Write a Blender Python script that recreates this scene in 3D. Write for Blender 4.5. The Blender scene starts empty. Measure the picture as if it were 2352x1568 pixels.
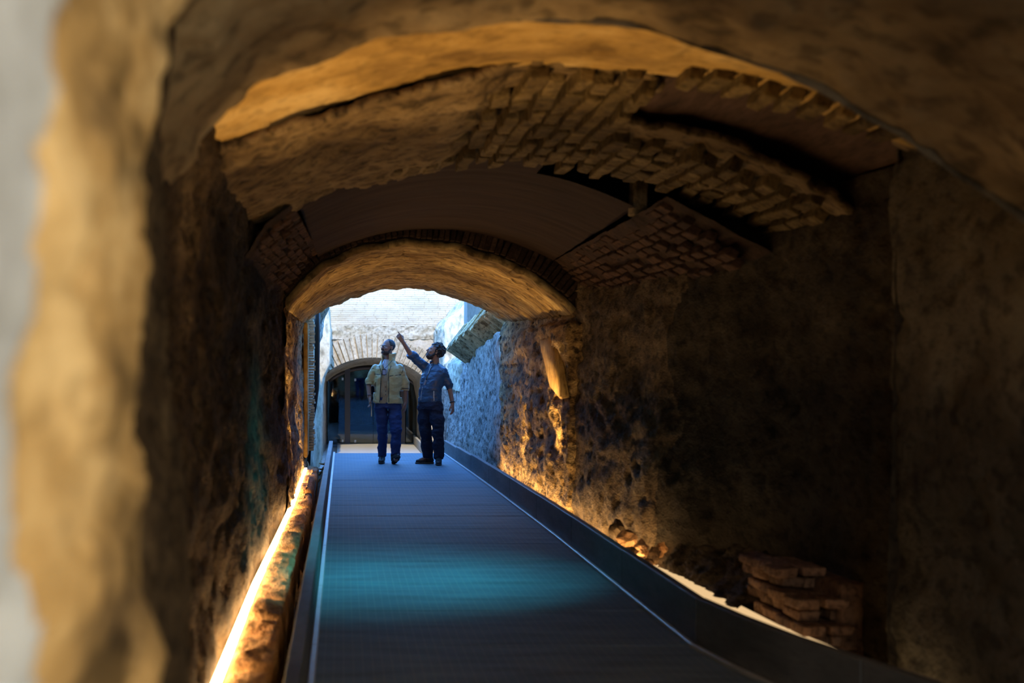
import bpy, bmesh, math, random
import numpy as np
from mathutils import Vector, Matrix, Euler
random.seed(7)
rng = np.random.default_rng(7)
S = bpy.context.scene
COL = S.collection
PI = math.pi

# ------------------------------------------------------------------ camera, sky, sun, exposure
F = 3267.0                     # focal length in pixels of the 2352 px frame (50 mm)
EYE = 1.44
cam = bpy.data.cameras.new('camera'); cam_o = bpy.data.objects.new('camera', cam); COL.objects.link(cam_o)
cam.lens = 50; cam.sensor_width = 36; cam.sensor_fit = 'HORIZONTAL'
cam.shift_x = (1176 - 788) / 2352; cam.shift_y = 50 / 2352
cam_o.location = (0, 0, EYE); cam_o.rotation_euler = (PI / 2, 0, 0)
cam.clip_start = .05; cam.clip_end = 200
cam.dof.use_dof = True; cam.dof.focus_distance = 20.6; cam.dof.aperture_fstop = 2.2; cam.dof.aperture_blades = 0
S.camera = cam_o
S.view_settings.view_transform = 'Standard'; S.view_settings.look = 'None'
S.view_settings.gamma = 1; S.view_settings.use_curve_mapping = False
S.view_settings.exposure = 0.0
try:
    S.cycles.use_denoising = True
    S.cycles.max_bounces = 8; S.cycles.diffuse_bounces = 5
    S.cycles.sample_clamp_indirect = 6
except Exception: pass

W = bpy.data.worlds.new('sky'); S.world = W; W.use_nodes = True
nt = W.node_tree; nt.nodes.clear()
wo = nt.nodes.new('ShaderNodeOutputWorld'); bg = nt.nodes.new('ShaderNodeBackground')
sky = nt.nodes.new('ShaderNodeTexSky'); sky.sky_type = 'NISHITA'; sky.sun_disc = False
sky.sun_elevation = math.radians(35); sky.sun_rotation = math.radians(195)
sky.air_density = 1.3; sky.dust_density = .2; sky.ozone_density = 3.0
SKY_STRENGTH = 1.55
bg.inputs['Strength'].default_value = SKY_STRENGTH
tint = nt.nodes.new('ShaderNodeMix'); tint.data_type = 'RGBA'; tint.blend_type = 'MULTIPLY'; tint.inputs[0].default_value = 1; tint.inputs[7].default_value = (.42, .82, 1.35, 1)
nt.links.new(sky.outputs[0], tint.inputs[6]); nt.links.new(tint.outputs[2], bg.inputs['Color']); nt.links.new(bg.outputs[0], wo.inputs[0])

def lamp(name, kind, loc, energy, color, target=None, **kw):
    d = bpy.data.lights.new(name, kind); d.energy = energy; d.color = color
    for k, v in kw.items(): setattr(d, k, v)
    o = bpy.data.objects.new(name, d); COL.objects.link(o); o.location = loc
    if target is not None:
        v = Vector(target) - Vector(loc)
        o.rotation_euler = v.to_track_quat('-Z', 'Y').to_euler()
    return o
SUN_DIR = Vector((.04, .82, -.56))
sun = lamp('sun', 'SUN', (0, 0, 20), 5.0, (1.0, .86, .62), angle=.009)
sun.rotation_euler = SUN_DIR.to_track_quat('-Z', 'Y').to_euler()
# added fill lamps behind the camera, standing in for daylight from the tunnel mouth
lamp('entrance_fill', 'AREA', (2.1, -.9, 1.3), 34, (1.0, .78, .46), (-.3, 1.7, 1.2), shape='RECTANGLE', size=1.2, size_y=1.2, spread=math.radians(75))
lamp('entrance_fill', 'AREA', (1.1, -1.0, 2.1), 13, (1.0, .95, .88), (.9, 7, .2), shape='RECTANGLE', size=1.2, size_y=.6, spread=math.radians(80))
# daylight falling down the light shaft in the vault
lamp('shaft_daylight', 'AREA', (1.55, 9.02, 2.78), 18, (.05, .60, .80), (.12, 9.65, 0), shape='RECTANGLE', size=.45, size_y=.30, spread=math.radians(66))
WARM = (1.0, .60, .22)
# warm uplights on the ground between walkway and walls
def uplight(x, y, z, e, tgt, ang=95, blend=.8):
    lamp('uplight', 'SPOT', (x, y, z), e, WARM, tgt, spot_size=math.radians(ang), spot_blend=blend, shadow_soft_size=.03)
uplight(-.28, 5.1, .35, 190, (.45, 5.4, 2.7), 72)
uplight(-.28, 13.4, .30, 130, (-.53, 14.1, 1.8), 68)
uplight(1.82, 13.3, .25, 170, (2.0, 13.9, 2.0), 62)
uplight(-.28, 16.2, .30, 45, (-.50, 17.0, 2.0), 95)
uplight(1.80, 15.8, .25, 46, (2.0, 16.6, 1.8), 100)

# ------------------------------------------------------------------ helpers
def at(px, py, Y):
    return Vector(((px - 788) * Y / F, Y, EYE - (py - 834) * Y / F))
def tag(o, label=None, cat=None, group=None, kind=None):
    if label: o['label'] = label
    if cat: o['category'] = cat
    if group: o['group'] = group
    if kind: o['kind'] = kind
    return o
def link(name, me, parent=None, mat=None):
    o = bpy.data.objects.new(name, me); COL.objects.link(o)
    if parent is not None: o.parent = parent
    if mat is not None and me is not None and len(me.materials) == 0: me.materials.append(mat)
    return o
def empty(name, loc=(0, 0, 0)):
    o = bpy.data.objects.new(name, None); COL.objects.link(o); o.location = loc; o.empty_display_size = .1
    return o
def np_mesh(name, V, Fc, smooth=True):
    V = np.asarray(V, np.float32).reshape(-1, 3); Fc = np.asarray(Fc, np.int32)
    me = bpy.data.meshes.new(name); n = Fc.shape[1]
    me.vertices.add(len(V)); me.vertices.foreach_set('co', V.ravel())
    me.loops.add(Fc.size); me.loops.foreach_set('vertex_index', Fc.ravel())
    me.polygons.add(len(Fc)); me.polygons.foreach_set('loop_start', np.arange(0, Fc.size, n, dtype=np.int32))
    try: me.polygons.foreach_set('loop_total', np.full(len(Fc), n, np.int32))
    except Exception: pass
    me.polygons.foreach_set('use_smooth', np.full(len(Fc), smooth, bool))
    me.update(calc_edges=True); me.validate()
    return me
def bm_mesh(name, bm, smooth=False):
    bmesh.ops.recalc_face_normals(bm, faces=bm.faces)
    me = bpy.data.meshes.new(name); bm.to_mesh(me); bm.free()
    if smooth:
        for p in me.polygons: p.use_smooth = True
    return me
def vnoise(p):
    p = np.asarray(p, np.float64); i = np.floor(p).astype(np.int64); f = p - i; u = f * f * (3 - 2 * f)
    r = np.zeros(p.shape[:-1])
    for dx in (0, 1):
        wx = u[..., 0] if dx else 1 - u[..., 0]
        for dy in (0, 1):
            wy = u[..., 1] if dy else 1 - u[..., 1]
            for dz in (0, 1):
                wz = u[..., 2] if dz else 1 - u[..., 2]
                h = ((i[..., 0] + dx) * 73856093) ^ ((i[..., 1] + dy) * 19349663) ^ ((i[..., 2] + dz) * 83492791)
                h = (h * 2654435761) & 0xffffffff; h ^= h >> 15; h = (h * 2246822519) & 0xffffffff; h ^= h >> 13
                r += wx * wy * wz * (h / 2147483648.0 - 1.0)
    return r
def fbm(p, o=4, gain=.5):
    a, s, r = 1.0, 1.0, 0.0
    for k in range(o):
        r = r + a * vnoise(np.asarray(p) * s + 17.3 * k); a *= gain; s *= 2.07
    return r
def resample(poly, n):
    P = np.asarray(poly, float); d = np.r_[0, np.cumsum(np.linalg.norm(np.diff(P, axis=0), axis=1))]
    t = np.linspace(0, d[-1], n)
    return np.stack([np.interp(t, d, P[:, k]) for k in range(P.shape[1])], 1)
def loft(stations, nu, nv):
    """stations: [(Y, [(x,z),...])]; returns a (nv, nu, 3) grid"""
    ys = [s[0] for s in stations]
    pp = np.array([resample(s[1], nu) for s in stations])
    Y = np.linspace(ys[0], ys[-1], nv)
    G = np.zeros((nv, nu, 3)); G[..., 1] = Y[:, None]
    for j in range(nu):
        G[:, j, 0] = np.interp(Y, ys, pp[:, j, 0]); G[:, j, 2] = np.interp(Y, ys, pp[:, j, 1])
    return G
def grid_normals(G):
    a = np.gradient(G, axis=0); b = np.gradient(G, axis=1)
    n = np.cross(a, b); return n / (np.linalg.norm(n, axis=-1, keepdims=True) + 1e-9)
def sheet(name, G, mat, amp=.03, sc=(2, 2, 2), octv=5, pit=0., pit_sc=9., flip=1, seed=0., keep=None, thick=0, parent=None, kind='structure', edge=None):
    N = grid_normals(G) * flip
    q = G * np.asarray(sc) + seed
    d = amp * fbm(q, octv, .52)
    if pit:
        an = np.asarray((1, .4, 1))
        r = vnoise(G * pit_sc * an + seed + 5) + .5 * vnoise(G * pit_sc * 2.3 * an + seed)
        d = d - pit * np.clip(r - .18, 0, 1)
    if edge is not None: d = d * edge
    P = G + N * d[..., None]
    nv, nu = G.shape[:2]
    idx = np.arange(nv * nu).reshape(nv, nu)
    Q = np.stack([idx[:-1, :-1], idx[1:, :-1], idx[1:, 1:], idx[:-1, 1:]], -1)
    if keep is not None:
        c = (P[:-1, :-1] + P[1:, 1:]) / 2
        Q = Q[keep(c)]
    Q = Q.reshape(-1, 4)
    if flip < 0: Q = Q[:, ::-1]
    me = np_mesh(name, P.reshape(-1, 3), Q)
    o = link(name, me, parent, mat)
    if thick:
        m = o.modifiers.new('s', 'SOLIDIFY'); m.thickness = thick; m.offset = -1
    if kind and parent is None: o['kind'] = kind
    return o
def box_bm(bm, c, s, rot=None):
    r = bmesh.ops.create_cube(bm, size=1)
    M = Matrix.Translation(Vector(c)) @ (rot.to_matrix().to_4x4() if rot is not None else Matrix()) @ Matrix.Diagonal((*s, 1))
    bmesh.ops.transform(bm, matrix=M, verts=r['verts']); return r['verts']
def box(name, c, s, mat, parent=None, rot=None, bevel=0., kind=None):
    bm = bmesh.new(); box_bm(bm, (0, 0, 0), s)
    if bevel: bmesh.ops.bevel(bm, geom=list(bm.edges), offset=bevel, segments=2, affect='EDGES', profile=.5)
    o = link(name, bm_mesh(name, bm), parent, mat); o.location = c
    if rot is not None: o.rotation_euler = rot
    if kind: o['kind'] = kind
    return o
def tube_mesh(name, pts, r, seg=8):
    P = np.array([tuple(p) for p in pts], float); n = len(P)
    R = np.broadcast_to(np.asarray(r, float), (n,))
    T = np.gradient(P, axis=0); T /= np.linalg.norm(T, axis=1, keepdims=True) + 1e-9
    ref = np.array([0.31, .52, .8]); V = []
    for k in range(n):
        a = np.cross(T[k], ref); a /= np.linalg.norm(a); b = np.cross(T[k], a)
        for s in range(seg):
            th = 2 * PI * s / seg; V.append(P[k] + R[k] * (math.cos(th) * a + math.sin(th) * b))
    Q = []
    for k in range(n - 1):
        for s in range(seg):
            s2 = (s + 1) % seg; Q.append((k * seg + s, k * seg + s2, (k + 1) * seg + s2, (k + 1) * seg + s))
    bm = bmesh.new(); vs = [bm.verts.new(v) for v in V]
    for q in Q: bm.faces.new([vs[i] for i in q])
    bm.faces.new(vs[:seg]); bm.faces.new(vs[-seg:])
    return bm_mesh(name, bm, True)
def tube(name, pts, r, mat, parent=None, seg=8):
    return link(name, tube_mesh(name, pts, r, seg), parent, mat)

# ------------------------------------------------------------------ materials
def mat_base(name):
    m = bpy.data.materials.new(name); m.use_nodes = True
    t = m.node_tree; b = t.nodes['Principled BSDF']; return m, t, b
def simple(name, col, rough=.6, metal=0., noise=0., nscale=20, spec=.5, bump=0.):
    m, t, b = mat_base(name)
    b.inputs['Base Color'].default_value = (*col, 1); b.inputs['Roughness'].default_value = rough; b.inputs['Metallic'].default_value = metal
    b.inputs['Specular IOR Level'].default_value = spec
    if noise or bump:
        tc = t.nodes.new('ShaderNodeTexCoord'); nz = t.nodes.new('ShaderNodeTexNoise'); nz.inputs['Scale'].default_value = nscale; nz.inputs['Detail'].default_value = 6
        t.links.new(tc.outputs['Object'], nz.inputs['Vector'])
        if noise:
            mx = t.nodes.new('ShaderNodeMix'); mx.data_type = 'RGBA'
            mx.inputs[6].default_value = (*[c * (1 - noise) for c in col], 1); mx.inputs[7].default_value = (*[min(1, c * (1 + noise)) for c in col], 1)
            t.links.new(nz.outputs[0], mx.inputs[0]); t.links.new(mx.outputs[2], b.inputs['Base Color'])
        if bump:
            bp = t.nodes.new('ShaderNodeBump'); bp.inputs['Strength'].default_value = bump; bp.inputs['Distance'].default_value = .01
            t.links.new(nz.outputs[0], bp.inputs['Height']); t.links.new(bp.outputs[0], b.inputs['Normal'])
    return m
def rock(name, dark, mid, light, scale=3., stretch=(1, 1, 1), pits=.7, pit_scale=26., bump=.6, rough=.9, rand=0., fine=1.):
    m, t, b = mat_base(name); N = t.nodes; L = t.links
    b.inputs['Roughness'].default_value = rough; b.inputs['Specular IOR Level'].default_value = .15
    tc = N.new('ShaderNodeTexCoord'); mp = N.new('ShaderNodeMapping'); mp.inputs['Scale'].default_value = stretch
    L.new(tc.outputs['Object'], mp.inputs['Vector'])
    vec = mp.outputs[0]
    if rand:
        oi = N.new('ShaderNodeObjectInfo'); ad = N.new('ShaderNodeVectorMath'); ad.operation = 'ADD'
        mu = N.new('ShaderNodeMath'); mu.operation = 'MULTIPLY'; mu.inputs[1].default_value = 40
        L.new(oi.outputs['Random'], mu.inputs[0]); L.new(vec, ad.inputs[0]); L.new(mu.outputs[0], ad.inputs[1]); vec = ad.outputs[0]
    n1 = N.new('ShaderNodeTexNoise'); n1.inputs['Scale'].default_value = scale; n1.inputs['Detail'].default_value = 9; n1.inputs['Roughness'].default_value = .62
    n2 = N.new('ShaderNodeTexNoise'); n2.inputs['Scale'].default_value = pit_scale; n2.inputs['Detail'].default_value = 4
    n3 = N.new('ShaderNodeTexNoise'); n3.inputs['Scale'].default_value = pit_scale * 4; n3.inputs['Detail'].default_value = 5
    for n in (n1, n2, n3): L.new(vec, n.inputs['Vector'])
    cr = N.new('ShaderNodeValToRGB'); e = cr.color_ramp.elements
    e[0].position = .32; e[0].color = (*dark, 1); e[1].position = .70; e[1].color = (*light, 1)
    k = e.new(.5); k.color = (*mid, 1)
    L.new(n1.outputs[0], cr.inputs[0])
    pr = N.new('ShaderNodeValToRGB'); pe = pr.color_ramp.elements
    pe[0].position = .36; pe[0].color = (1 - pits,) * 3 + (1,); pe[1].position = .5; pe[1].color = (1, 1, 1, 1)
    L.new(n2.outputs[0], pr.inputs[0])
    mx = N.new('ShaderNodeMix'); mx.data_type = 'RGBA'; mx.blend_type = 'MULTIPLY'; mx.inputs[0].default_value = 1
    L.new(cr.outputs[0], mx.inputs[6]); L.new(pr.outputs[0], mx.inputs[7]); out = mx.outputs[2]
    if rand:
        hv = N.new('ShaderNodeHueSaturation'); mr = N.new('ShaderNodeMapRange'); mr.inputs[3].default_value = 1 - rand; mr.inputs[4].default_value = 1 + rand
        L.new(oi.outputs['Random'], mr.inputs[0]); L.new(mr.outputs[0], hv.inputs['Value']); L.new(out, hv.inputs['Color']); out = hv.outputs[0]
    L.new(out, b.inputs['Base Color'])
    a = N.new('ShaderNodeMath'); a.operation = 'MULTIPLY_ADD'; a.inputs[1].default_value = .35 * fine
    L.new(n3.outputs[0], a.inputs[0]); L.new(n2.outputs[0], a.inputs[2])
    bp = N.new('ShaderNodeBump'); bp.inputs['Strength'].default_value = bump; bp.inputs['Distance'].default_value = .03
    L.new(a.outputs[0], bp.inputs['Height']); L.new(bp.outputs[0], b.inputs['Normal'])
    return m
def emit(name, col, s):
    m = bpy.data.materials.new(name); m.use_nodes = True; t = m.node_tree; t.nodes.clear()
    o = t.nodes.new('ShaderNodeOutputMaterial'); e = t.nodes.new('ShaderNodeEmission')
    e.inputs[0].default_value = (*col, 1); e.inputs[1].default_value = s; t.links.new(e.outputs[0], o.inputs[0]); return m

M_pier = rock('weathered_tuff', (.075, .05, .028), (.40, .265, .115), (.78, .60, .34), 3.6, (1, .30, .9), .62, 9, .9)
M_wallN = rock('near_grey_tuff', (.04, .034, .025), (.085, .074, .055), (.14, .125, .095), 4.0, (1, .45, .7), .5, 20, .9)
M_wallF = rock('lit_foot_tuff', (.035, .024, .014), (.095, .066, .037), (.18, .135, .082), 5.0, (1, .45, .8), .6, 24, .9)  # lit copy of the right wall tuff, colour lightened for the strip's glow
M_pale = rock('daylit_grey_stone', (.24, .26, .31), (.38, .42, .50), (.48, .53, .62), 3.0, (1, .3, .6), .3, 9, .7)  # pale stone; its bluish tint also stands in for daylight on the near pier
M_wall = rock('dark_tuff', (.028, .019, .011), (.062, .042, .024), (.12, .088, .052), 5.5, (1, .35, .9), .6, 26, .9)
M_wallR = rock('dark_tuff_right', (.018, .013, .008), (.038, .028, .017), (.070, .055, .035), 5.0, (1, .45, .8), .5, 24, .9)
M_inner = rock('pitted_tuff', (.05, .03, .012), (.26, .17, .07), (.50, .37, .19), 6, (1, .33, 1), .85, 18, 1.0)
M_vaultA = rock('grey_brown_concrete', (.075, .052, .03), (.19, .138, .079), (.31, .24, .145), 2.4, (1, .7, 1), .5, 11, .6)
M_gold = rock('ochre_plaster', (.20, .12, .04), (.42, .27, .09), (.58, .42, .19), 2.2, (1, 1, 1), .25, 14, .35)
M_ring = rock('brown_concrete', (.08, .052, .027), (.18, .123, .062), (.27, .195, .105), 3.0, (1, 1, 1), .6, 15, .8)
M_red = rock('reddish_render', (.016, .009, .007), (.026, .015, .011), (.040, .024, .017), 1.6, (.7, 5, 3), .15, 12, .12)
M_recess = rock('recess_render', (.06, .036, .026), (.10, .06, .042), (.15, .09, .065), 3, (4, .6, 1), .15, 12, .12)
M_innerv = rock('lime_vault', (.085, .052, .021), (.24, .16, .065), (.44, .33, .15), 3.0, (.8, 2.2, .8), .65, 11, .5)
M_brick = rock('old_brick', (.03, .016, .010), (.06, .031, .018), (.095, .052, .03), 6, (1, 1, 1), .5, 30, .6, rand=.35)
M_brickd = rock('dark_brick', (.018, .010, .007), (.034, .019, .012), (.055, .032, .02), 6, (1, 1, 1), .5, 30, .6, rand=.35)  # darker brown brick for the imposts and inner arch
M_brickt = rock('tan_brick', (.075, .048, .021), (.15, .105, .047), (.23, .165, .08), 6, (1, 1, 1), .5, 25, .6, rand=.3)
M_stub = rock('weathered_tan_brick', (.22, .15, .075), (.48, .35, .19), (.62, .48, .29), 5, (1, 1, 1), .5, 20, .6, rand=.3)
M_stump = rock('stump_brick', (.09, .05, .03), (.20, .11, .065), (.30, .18, .11), 6, (1, 1, 1), .5, 30, .6, rand=.3)
M_ledge = rock('orange_tuff', (.24, .11, .04), (.46, .25, .11), (.58, .38, .20), 6, (1, .4, 1), .5, 20, .9, rand=.12)
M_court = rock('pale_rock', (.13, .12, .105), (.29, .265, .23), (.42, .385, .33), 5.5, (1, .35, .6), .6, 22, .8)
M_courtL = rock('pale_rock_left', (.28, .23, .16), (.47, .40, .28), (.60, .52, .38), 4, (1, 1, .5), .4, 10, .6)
M_plaster = rock('pale_plaster', (.16, .15, .135), (.23, .215, .195), (.28, .265, .24), 2.0, (1, 1, .4), .25, 20, .2)
M_farwall = rock('cream_mortar', (.34, .265, .17), (.41, .325, .22), (.46, .37, .26), 3.0, (1, 1, 1), .15, 22, .3)
M_farbrick = rock('cream_brick', (.37, .285, .18), (.455, .355, .235), (.52, .415, .285), 1.4, (1, 1, 4), .1, 30, .2)
M_vouss = rock('cream_voussoir', (.30, .235, .145), (.39, .31, .20), (.46, .37, .25), 4.0, (1, 1, 1), .3, 16, .5, rand=.08)
M_earth = rock('dark_earth', (.03, .02, .012), (.07, .045, .025), (.12, .08, .045), 5, (1, 1, 1), .6, 25, .9)
M_passage = rock('passage_plaster', (.24, .20, .15), (.44, .38, .29), (.55, .48, .38), 3, (1, 1, .4), .3, 15, .4)  # even plaster tone of the passage walls
M_beige = rock('beige_deck', (.34, .31, .26), (.42, .39, .33), (.48, .45, .39), 2, (1, 4, 1), .1, 30, .1)
M_kerb = rock('grey_steel_board', (.08, .084, .084), (.125, .13, .13), (.18, .185, .18), 2.5, (1, .4, 2), .15, 25, .1, rough=.5)
M_angle = simple('pale_metal_edge', (.42, .43, .42), .4, .3, .25, 9)
M_bronze = simple('bronze_post', (.11, .085, .075), .4, .3)
M_steel = simple('brushed_steel', (.72, .72, .70), .3, .6)
M_black = simple('black_rubber', (.012, .011, .010), .6)
M_wood = simple('pale_wood_slat', (.55, .38, .18), .6, 0, .3, 14)
M_led = emit('led_glow', (1.0, .62, .27), 30.0)
M_ledr = emit('diffuser_glow', (1.0, .66, .32), .85)
M_ledh = emit('led_glow_right', (1.0, .60, .25), 34.0)

def floor_mat():
    m, t, b = mat_base('walkway_tread'); N = t.nodes; L = t.links
    tc = N.new('ShaderNodeTexCoord'); sp = N.new('ShaderNodeSeparateXYZ'); L.new(tc.outputs['Object'], sp.inputs[0])
    def lines(sock, period, wid):
        d = N.new('ShaderNodeMath'); d.operation = 'DIVIDE'; d.inputs[1].default_value = period; L.new(sock, d.inputs[0])
        f = N.new('ShaderNodeMath'); f.operation = 'FRACT'; L.new(d.outputs[0], f.inputs[0])
        c = N.new('ShaderNodeMath'); c.operation = 'LESS_THAN'; c.inputs[1].default_value = wid; L.new(f.outputs[0], c.inputs[0]); return c.outputs[0]
    lx = lines(sp.outputs[0], .0465, .11); ly = lines(sp.outputs[1], .2054, .03)
    ma = N.new('ShaderNodeMath'); ma.operation = 'MAXIMUM'; L.new(lx, ma.inputs[0]); L.new(ly, ma.inputs[1])
    nz = N.new('ShaderNodeTexNoise'); nz.inputs['Scale'].default_value = 3.0; nz.inputs['Detail'].default_value = 7
    mp = N.new('ShaderNodeMapping'); mp.inputs['Scale'].default_value = (.6, 2.2, 1); L.new(tc.outputs['Object'], mp.inputs[0]); L.new(mp.outputs[0], nz.inputs['Vector'])
    cr = N.new('ShaderNodeValToRGB'); e = cr.color_ramp.elements
    e[0].position = .3; e[0].color = (.09, .125, .15, 1); e[1].position = .7; e[1].color = (.165, .23, .275, 1); L.new(nz.outputs[0], cr.inputs[0])
    ly_ = N.new('ShaderNodeMath'); ly_.operation = 'MULTIPLY'; ly_.inputs[1].default_value = .45; L.new(ly, ly_.inputs[0]); L.new(ly_.outputs[0], ma.inputs[1])
    fa = N.new('ShaderNodeMath'); fa.operation = 'MULTIPLY'; L.new(ma.outputs[0], fa.inputs[0]); L.new(nz.outputs[0], fa.inputs[1])
    mx = N.new('ShaderNodeMix'); mx.data_type = 'RGBA'; L.new(fa.outputs[0], mx.inputs[0]); L.new(cr.outputs[0], mx.inputs[6]); mx.inputs[7].default_value = (.25, .27, .26, 1)
    L.new(mx.outputs[2], b.inputs['Base Color'])
    rr = N.new('ShaderNodeMapRange'); rr.inputs[3].default_value = .62; rr.inputs[4].default_value = .8; L.new(nz.outputs[0], rr.inputs[0]); L.new(rr.outputs[0], b.inputs['Roughness'])
    bp = N.new('ShaderNodeBump'); bp.inputs['Strength'].default_value = .35; bp.inputs['Distance'].default_value = .004
    L.new(ma.outputs[0], bp.inputs['Height']); L.new(bp.outputs[0], b.inputs['Normal'])
    b.inputs['Specular IOR Level'].default_value = .3
    return m
M_floor = floor_mat()
def glass_mat():
    m = bpy.data.materials.new('door_glass'); m.use_nodes = True; t = m.node_tree; t.nodes.clear(); N = t.nodes
    o = N.new('ShaderNodeOutputMaterial'); mx = N.new('ShaderNodeMixShader'); tr = N.new('ShaderNodeBsdfTransparent'); gl = N.new('ShaderNodeBsdfGlossy')
    tr.inputs[0].default_value = (.80, .88, .88, 1); gl.inputs['Roughness'].default_value = .02
    fr = N.new('ShaderNodeFresnel'); fr.inputs[0].default_value = 1.65
    t.links.new(fr.outputs[0], mx.inputs[0]); t.links.new(tr.outputs[0], mx.inputs[1]); t.links.new(gl.outputs[0], mx.inputs[2]); t.links.new(mx.outputs[0], o.inputs[0])
    return m
M_glass = glass_mat()

# ------------------------------------------------------------------ building mass around the tunnel (casts the courtyard's shade)
def mass(name, lo, hi, mat=M_earth):
    c = [(a + b) / 2 for a, b in zip(lo, hi)]; s = [b - a for a, b in zip(lo, hi)]
    return box(name, c, s, mat, kind='structure')
TOP = 9.2
mass('ceiling_mass', (-7, -9, 3.35), (10, 18.55, TOP), M_court)
mass('wall_left_mass', (-3.5, -1.6, -.4), (-1.25, 18.5, 3.35))
mass('wall_right_mass', (3.3, -1.6, -.4), (6, 18.5, 3.35))
mass('floor_earth', (-7, -10, -.9), (10, 22.6, -.28))
mass('wall_behind_blocker', (-5, -9.4, -.3), (7, -9, 3.35), M_court)  # unseen wall added to keep bright sky out of the glass reflection

# ------------------------------------------------------------------ near rough pier on the left (two stages)
nv, nu = 150, 120
plan1 = resample([(-.62, -.6), (-.33, .2), (-.275, .9), (-.28, 1.6), (-.288, 2.2), (-.31, 2.30), (-.40, 2.38), (-.62, 2.42)], nu)
zz = np.linspace(.2, 2.75, nv)
off = np.interp(zz, [.2, 1.5, 1.8, 1.96, 2.05, 2.2, 2.4, 2.75], [0, -.012, .012, .04, .10, .2, .34, .75])
G = np.zeros((nv, nu, 3)); G[..., 0] = plan1[None, :, 0] + off[:, None]; G[..., 1] = plan1[None, :, 1]; G[..., 2] = zz[:, None]
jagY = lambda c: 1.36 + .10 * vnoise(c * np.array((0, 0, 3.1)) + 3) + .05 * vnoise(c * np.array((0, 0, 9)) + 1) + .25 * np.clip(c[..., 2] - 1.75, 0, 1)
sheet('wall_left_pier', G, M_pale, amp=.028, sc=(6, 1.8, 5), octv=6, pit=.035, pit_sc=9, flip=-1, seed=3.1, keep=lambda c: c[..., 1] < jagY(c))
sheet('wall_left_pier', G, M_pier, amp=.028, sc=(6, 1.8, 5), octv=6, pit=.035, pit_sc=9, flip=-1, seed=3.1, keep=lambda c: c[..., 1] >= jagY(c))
plan2 = resample([(-.60, 2.2), (-.40, 2.42), (-.40, 3.2), (-.41, 3.5), (-.46, 3.62), (-.66, 3.70)], 90)
off = np.interp(zz, [.2, .6, .9, 1.15, 1.45, 1.75, 2.0, 2.75], [.065, .06, .045, .03, -.015, -.03, -.03, .1])
G = np.zeros((nv, 90, 3)); G[..., 0] = plan2[None, :, 0] + off[:, None]; G[..., 1] = plan2[None, :, 1]; G[..., 2] = zz[:, None]
sheet('wall_left_pier', G, M_wall, amp=.02, sc=(3, 3, 2.2), octv=6, pit=.02, pit_sc=9, flip=-1, seed=8.1)

# ------------------------------------------------------------------ tunnel side walls
LW = [(-.56, -.35), (-.575, .1), (-.585, .6), (-.585, 1.3), (-.575, 2.0), (-.50, 2.5)]
LI = [(-.46, -.35), (-.50, .2), (-.535, .9), (-.535, 1.6), (-.525, 2.12)]
G = loft([(3.4, LW), (11.2, LW), (12.95, [(-.50, -.35), (-.51, .1), (-.53, .6), (-.535, 1.3), (-.53, 2.0), (-.50, 2.5)])], 100, 380)
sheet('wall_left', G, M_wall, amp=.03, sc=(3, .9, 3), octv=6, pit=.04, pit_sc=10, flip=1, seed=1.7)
LI = [(-.46, -.35), (-.50, .2), (-.535, .9), (-.535, 1.6), (-.525, 2.12)]
G = loft([(12.8, LI), (18.7, [(p[0] + .02, p[1]) for p in LI])], 120, 270)
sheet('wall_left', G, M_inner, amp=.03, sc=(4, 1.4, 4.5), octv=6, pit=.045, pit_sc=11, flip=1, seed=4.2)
def rw(x0, x1, zt): return [(x0, -.35), (x0 + .01, .3), ((x0 + x1) / 2, 1.1), (x1, zt)]
G = loft([(6.25, rw(2.75, 2.72, 2.4)), (7.0, rw(2.66, 2.66, 2.4)), (8.2, rw(2.56, 2.6, 2.4)), (9.2, rw(2.36, 2.45, 2.35)), (10.1, rw(2.10, 2.34, 2.3)), (11.2, rw(2.07, 2.26, 2.2)), (12.9, rw(2.06, 2.13, 2.2))], 90, 260)
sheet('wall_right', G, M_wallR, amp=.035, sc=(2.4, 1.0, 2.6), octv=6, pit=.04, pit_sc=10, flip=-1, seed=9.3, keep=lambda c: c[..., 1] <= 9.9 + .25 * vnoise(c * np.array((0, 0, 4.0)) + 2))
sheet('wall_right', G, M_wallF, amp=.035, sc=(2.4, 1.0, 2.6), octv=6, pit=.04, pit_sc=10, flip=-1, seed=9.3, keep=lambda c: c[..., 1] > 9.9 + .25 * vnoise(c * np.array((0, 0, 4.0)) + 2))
G = loft([(-1.5, rw(2.42, 2.42, 2.45)), (5.9, rw(2.42, 2.44, 2.45)), (6.35, rw(2.43, 2.46, 2.45))], 80, 200)
sheet('wall_right_near', G, M_wallN, amp=.03, sc=(2.4, 1.0, 2.6), octv=6, pit=.04, pit_sc=9, flip=-1, seed=2.3)
G = np.stack([loft([(6.3, [(2.40, -.35), (2.46, 2.45)])], 60, 2)[0]] * 20, 0); G[..., 0] += np.linspace(0, .5, 20)[:, None]
sheet('wall_right_return', G, M_wallR, amp=.02, sc=(3, 3, 3), flip=1, seed=5)
RI = [(1.99, -.35), (2.02, .2), (2.04, .9), (2.03, 1.62), (2.03, 1.80), (2.13, 1.86), (2.14, 1.97), (2.06, 2.08)]
G = loft([(12.5, [(p[0] + .16, p[1]) for p in RI]), (12.85, RI), (14.5, RI), (18.7, [(2.02, -.35), (2.04, .2), (2.05, .9), (2.05, 1.6), (2.05, 1.85), (2.10, 1.95), (2.12, 2.02), (2.10, 2.1)])], 130, 270)
sheet('wall_right_inner', G, M_inner, amp=.03, sc=(4, 1.4, 4.5), octv=6, pit=.045, pit_sc=11, flip=-1, seed=6.6)
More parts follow.
